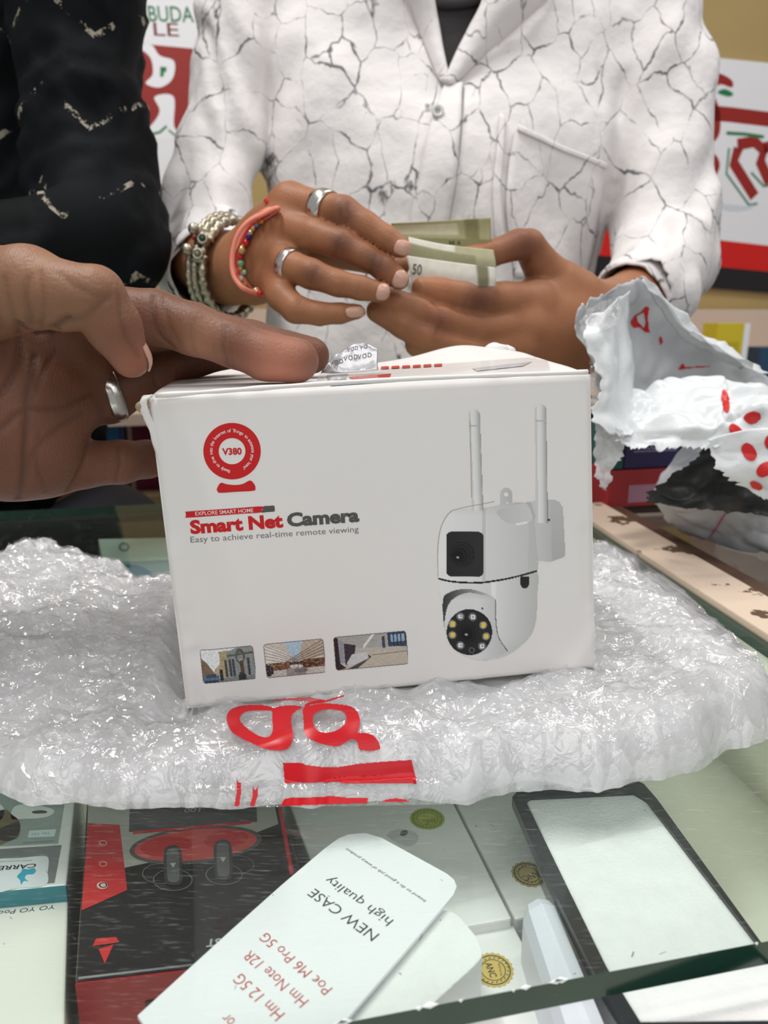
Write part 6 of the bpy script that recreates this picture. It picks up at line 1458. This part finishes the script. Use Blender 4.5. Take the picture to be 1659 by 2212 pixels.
s3, bs3 = sheet('front_lip', [[(1368, 826, .505), (1450, 808, .512), (1530, 800, .508), (1566, 794, .502), (1600, 818, .490), (1690, 812, .488)], [(1350, 875, .480), (1440, 866, .476), (1530, 850, .480), (1568, 842, .478), (1612, 868, .466), (1700, 858, .468)], [(1338, 910, .468), (1420, 915, .462), (1520, 905, .458), (1570, 900, .456), (1620, 912, .458), (1700, 900, .458)], [(1334, 938, .460), (1400, 956, .455), (1490, 962, .452), (1540, 962, .450), (1620, 955, .450), (1700, 948, .450)]], M_BAG, bag, 56, 90, .0068, (0, .0045, .002, 0), 5, freq=30)
s4, bs4 = sheet('torn_side', [[(1530, 950, .453), (1580, 935, .452), (1640, 925, .448), (1705, 925, .448)], [(1548, 1005, .450), (1595, 995, .448), (1650, 985, .444), (1710, 985, .442)], [(1585, 1045, .450), (1625, 1040, .446), (1670, 1040, .440), (1715, 1050, .438)], [(1612, 1066, .450), (1645, 1082, .446), (1680, 1100, .440), (1720, 1125, .436)]], M_BAG, bag, 44, 44, .003, (0, .004, .0045, 0), 9)
s5, _ = sheet('black_lining', [[(1528, 958, .500), (1552, 985, .490), (1600, 1030, .484), (1700, 1080, .478)], [(1470, 1010, .500), (1520, 1030, .490), (1590, 1060, .482), (1700, 1095, .476)], [(1410, 1052, .498), (1490, 1070, .488), (1590, 1085, .480), (1700, 1108, .474)], [(1394, 1082, .496), (1480, 1096, .486), (1590, 1106, .478), (1700, 1116, .472)]], M_BAGK, bag, 40, 50, .004, (.002, .002, .004, 0), 11)
s6, bs6 = sheet('bag_body', [[(1405, 1090, .555), (1500, 1092, .520), (1600, 1096, .505), (1740, 1100, .495)], [(1440, 1125, .560), (1530, 1130, .525), (1620, 1136, .508), (1740, 1140, .497)], [(1475, 1155, .566), (1560, 1172, .532), (1640, 1180, .512), (1740, 1176, .502)], [(1520, 1176, .562), (1590, 1196, .536), (1660, 1206, .518), (1740, 1200, .506)]], M_BAGIN, bag, 36, 50, .004, (0, .002, .003, 0), 13)
sheet('bag_back', [[(1405, 1088, .556), (1500, 1020, .58), (1640, 960, .59), (1760, 930, .58)], [(1440, 1010, .59), (1520, 960, .60), (1660, 900, .60), (1760, 880, .58)], [(1480, 930, .575), (1560, 880, .58), (1660, 830, .58), (1760, 815, .57)]], M_BAGIN, bag, 30, 40, .004, (0, 0, 0, 0), 15)
sheet('clear_tape', [[(1250, 690, .482), (1285, 655, .484), (1340, 640, .488)], [(1258, 715, .478), (1300, 690, .480), (1345, 668, .486)], [(1262, 735, .474), (1300, 715, .476), (1340, 700, .482)]], M_CLEAR, bag, 20, 24, .002, (.002, 0, .003, .002), 17)
sheet('clear_tape', [[(1278, 765, .480), (1292, 790, .478), (1305, 820, .476)], [(1276, 830, .474), (1288, 845, .472), (1305, 860, .470)], [(1278, 880, .470), (1290, 885, .468), (1302, 890, .466)]], M_CLEAR, bag, 24, 16, .003, (.002, 0, .002, .002), 19)
sheet('clear_tail', [[(1286, 900, .468), (1312, 915, .464), (1338, 940, .460)], [(1282, 970, .470), (1312, 965, .466), (1346, 985, .464)], [(1284, 1020, .470), (1305, 1020, .466), (1330, 1010, .466)], [(1296, 1058, .470), (1304, 1062, .468), (1314, 1058, .468)]], film_mat('white_crinkled_film', .5, .004, 110, .08, f0=.10), bag, 40, 20, .0035, (0, .004, .003, .003), 21, freq=60)
M_BRED = mat('red_bag_ink', srgb(206, 30, 30), .35)
def cb(x, y): return (1220+x/3.779, 580+y/3.779)
drape_loop('red_mark', bs1, [cb(528, 430), cb(560, 380), cb(620, 345), cb(650, 305), cb(690, 310), cb(675, 400), cb(685, 500), cb(705, 525), cb(650, 520), cb(610, 480), cb(560, 485), cb(535, 460)], [cb(585, 385), cb(640, 355), cb(655, 440), cb(640, 480), cb(590, 425)], 1.5, .0009, M_BRED, bag)
drape_loop('red_mark', bs1, closed_spline([cb(765, 565), cb(785, 555), cb(797, 600), cb(775, 625)], 4), None, 1.5, .0009, M_BRED, bag)
drape_loop('red_mark', bs1, [cb(915, 820), cb(960, 765), cb(985, 800), cb(1180, 790), cb(1190, 805), cb(1000, 815), cb(930, 830)], None, 1.5, .0009, M_BRED, bag)
for c, rx, ry, rot, b_ in (((1625, 902), 19, 14, -.3, bs3), ((1567, 868), 9, 26, -.15, bs3), ((1592, 938), 26, 12, .9, bs3), ((1618, 976), 15, 22, -.5, bs4), ((1652, 1014), 20, 15, -.6, bs4), ((1634, 1048), 16, 9, .5, bs4), ((1662, 955), 12, 16, 0, bs4)):
    drape_loop('red_spot', b_, [(c[0]+rx*math.cos(t)*math.cos(rot)-ry*math.sin(t)*math.sin(rot), c[1]+rx*math.cos(t)*math.sin(rot)+ry*math.sin(t)*math.cos(rot)) for t in np.linspace(0, 2*math.pi, 28, endpoint=False)], None, 1.4, .0009, M_BRED, bag)
M_PINK = mat('magenta_bag_ink', srgb(216, 70, 150), .4); V = []; Fc = []
for k in range(12):
    a = np.array([1532, 1158])+np.array([3.1, -5.0])*k; q = [a+[0, 0], a+[5, -1], a+[6, 2.4], a+[1, 3.4]]; L = [hit(bs6, p[0], p[1], .0009) for p in q]
    if all(l is not None for l in L): b_ = len(V); V += L; Fc.append((b_, b_+1, b_+2, b_+3))
if V: tag(obj('magenta_print', V, Fc, M_PINK, bag, smooth=False), kind='stuff')

# ---- remaining packs
t = empty('red_box', atY(1350, 1075, .66)*[1, 1, 0], 'red box with a pink print under the purple box', 'box')
o = atY(1312, 1075, .66)*[1, 1, 0]+[0, 0, .0008]
slab('carton', o, .115*WX, .045*WY, .034*ZV, mat('red_pack_card', srgb(176, 44, 48), .4), t, .001)
pp = Print(Plane(o-WY*.0003, WX, ZV)); pp.loops([[(.02, .004), (.075, .004), (.075, .02), (.02, .02)]], srgba((190, 140, 160)), px=False); pp.build('printed_panel', t)
t = empty('purple_box', atY(1364, 1000, .66), 'dark purple box lettered PRODUCTS behind the torn bag', 'box')
o = o+.014*WX+[0, 0, .0348]
slab('carton', o, .105*WX, .045*WY, .034*ZV, mat('purple_card', srgb(50, 36, 88), .4), t, .001)
pp = Print(Plane(o-WY*.0003, WX, ZV)); pp.text('PRODUCTS', (.012, .017), (.048, .017), srgba((176, 166, 205)), .006, .01, px=False).loops([[(.008, .015), (.05, .015), (.05, .0158), (.008, .0158)]], srgba((176, 166, 205)), px=False); pp.build('printed_text', t)
t = empty('green_box', o, 'narrow green box beside the purple one', 'box')
slab('carton', o-.013*WX, .012*WX, .045*WY, .038*ZV, mat('green_card', srgb(30, 92, 84), .4), t, .001)
pack(205, 990, .055, .195, .06, .09, (22, 22, 24), 'black pack with a blue top on the lower shelf at left', stripe=[(0, .80, .85, 1, (44, 104, 150)), (.88, 0, 1, 1, (70, 80, 130)), (.1, .55, .7, .72, (120, 118, 104))], z=-.2195)
pack(288, 990, .075, .195, .06, .09, (104, 20, 52), 'magenta pack on the lower shelf beside the black pack', z=-.2195)
pack(186, 1100, .095, .068, .05, .02, (88, 172, 148), 'teal printed carton on the lower shelf in front of the black pack', stripe=[(.3, .2, .62, .6, (48, 124, 124)), (.5, .5, .7, .66, (200, 170, 180))], z=-.2195)
pack(300, 1100, .06, .068, .05, .02, (120, 104, 72), 'brown carton beside the teal one on the lower shelf', z=-.2195)
# trousers of the two people
for per, cx_, cy_ in ((seller, scx, .885), (pb, c0_[0], .86)):
    vq = Vol((cx_-.24, cy_-.16, -.93), (cx_+.24, cy_+.16, .03), .012); Q = vq.new(); vq.cone(Q, (cx_-.06, cy_, -.13), (cx_+.06, cy_, -.13), .118, .118, .03)
    for s in (-1, 1): vq.chain(Q, [(cx_+s*.08, cy_, -.18), (cx_+s*.09, cy_, -.52), (cx_+s*.09, cy_+.01, -.90)], [.10, .085, .07], .03)
    QV, QF = vq.mesh(Q, 2); obj('trousers', QV, QF, mat('dark_trousers', srgb(40, 42, 50), .8), per)
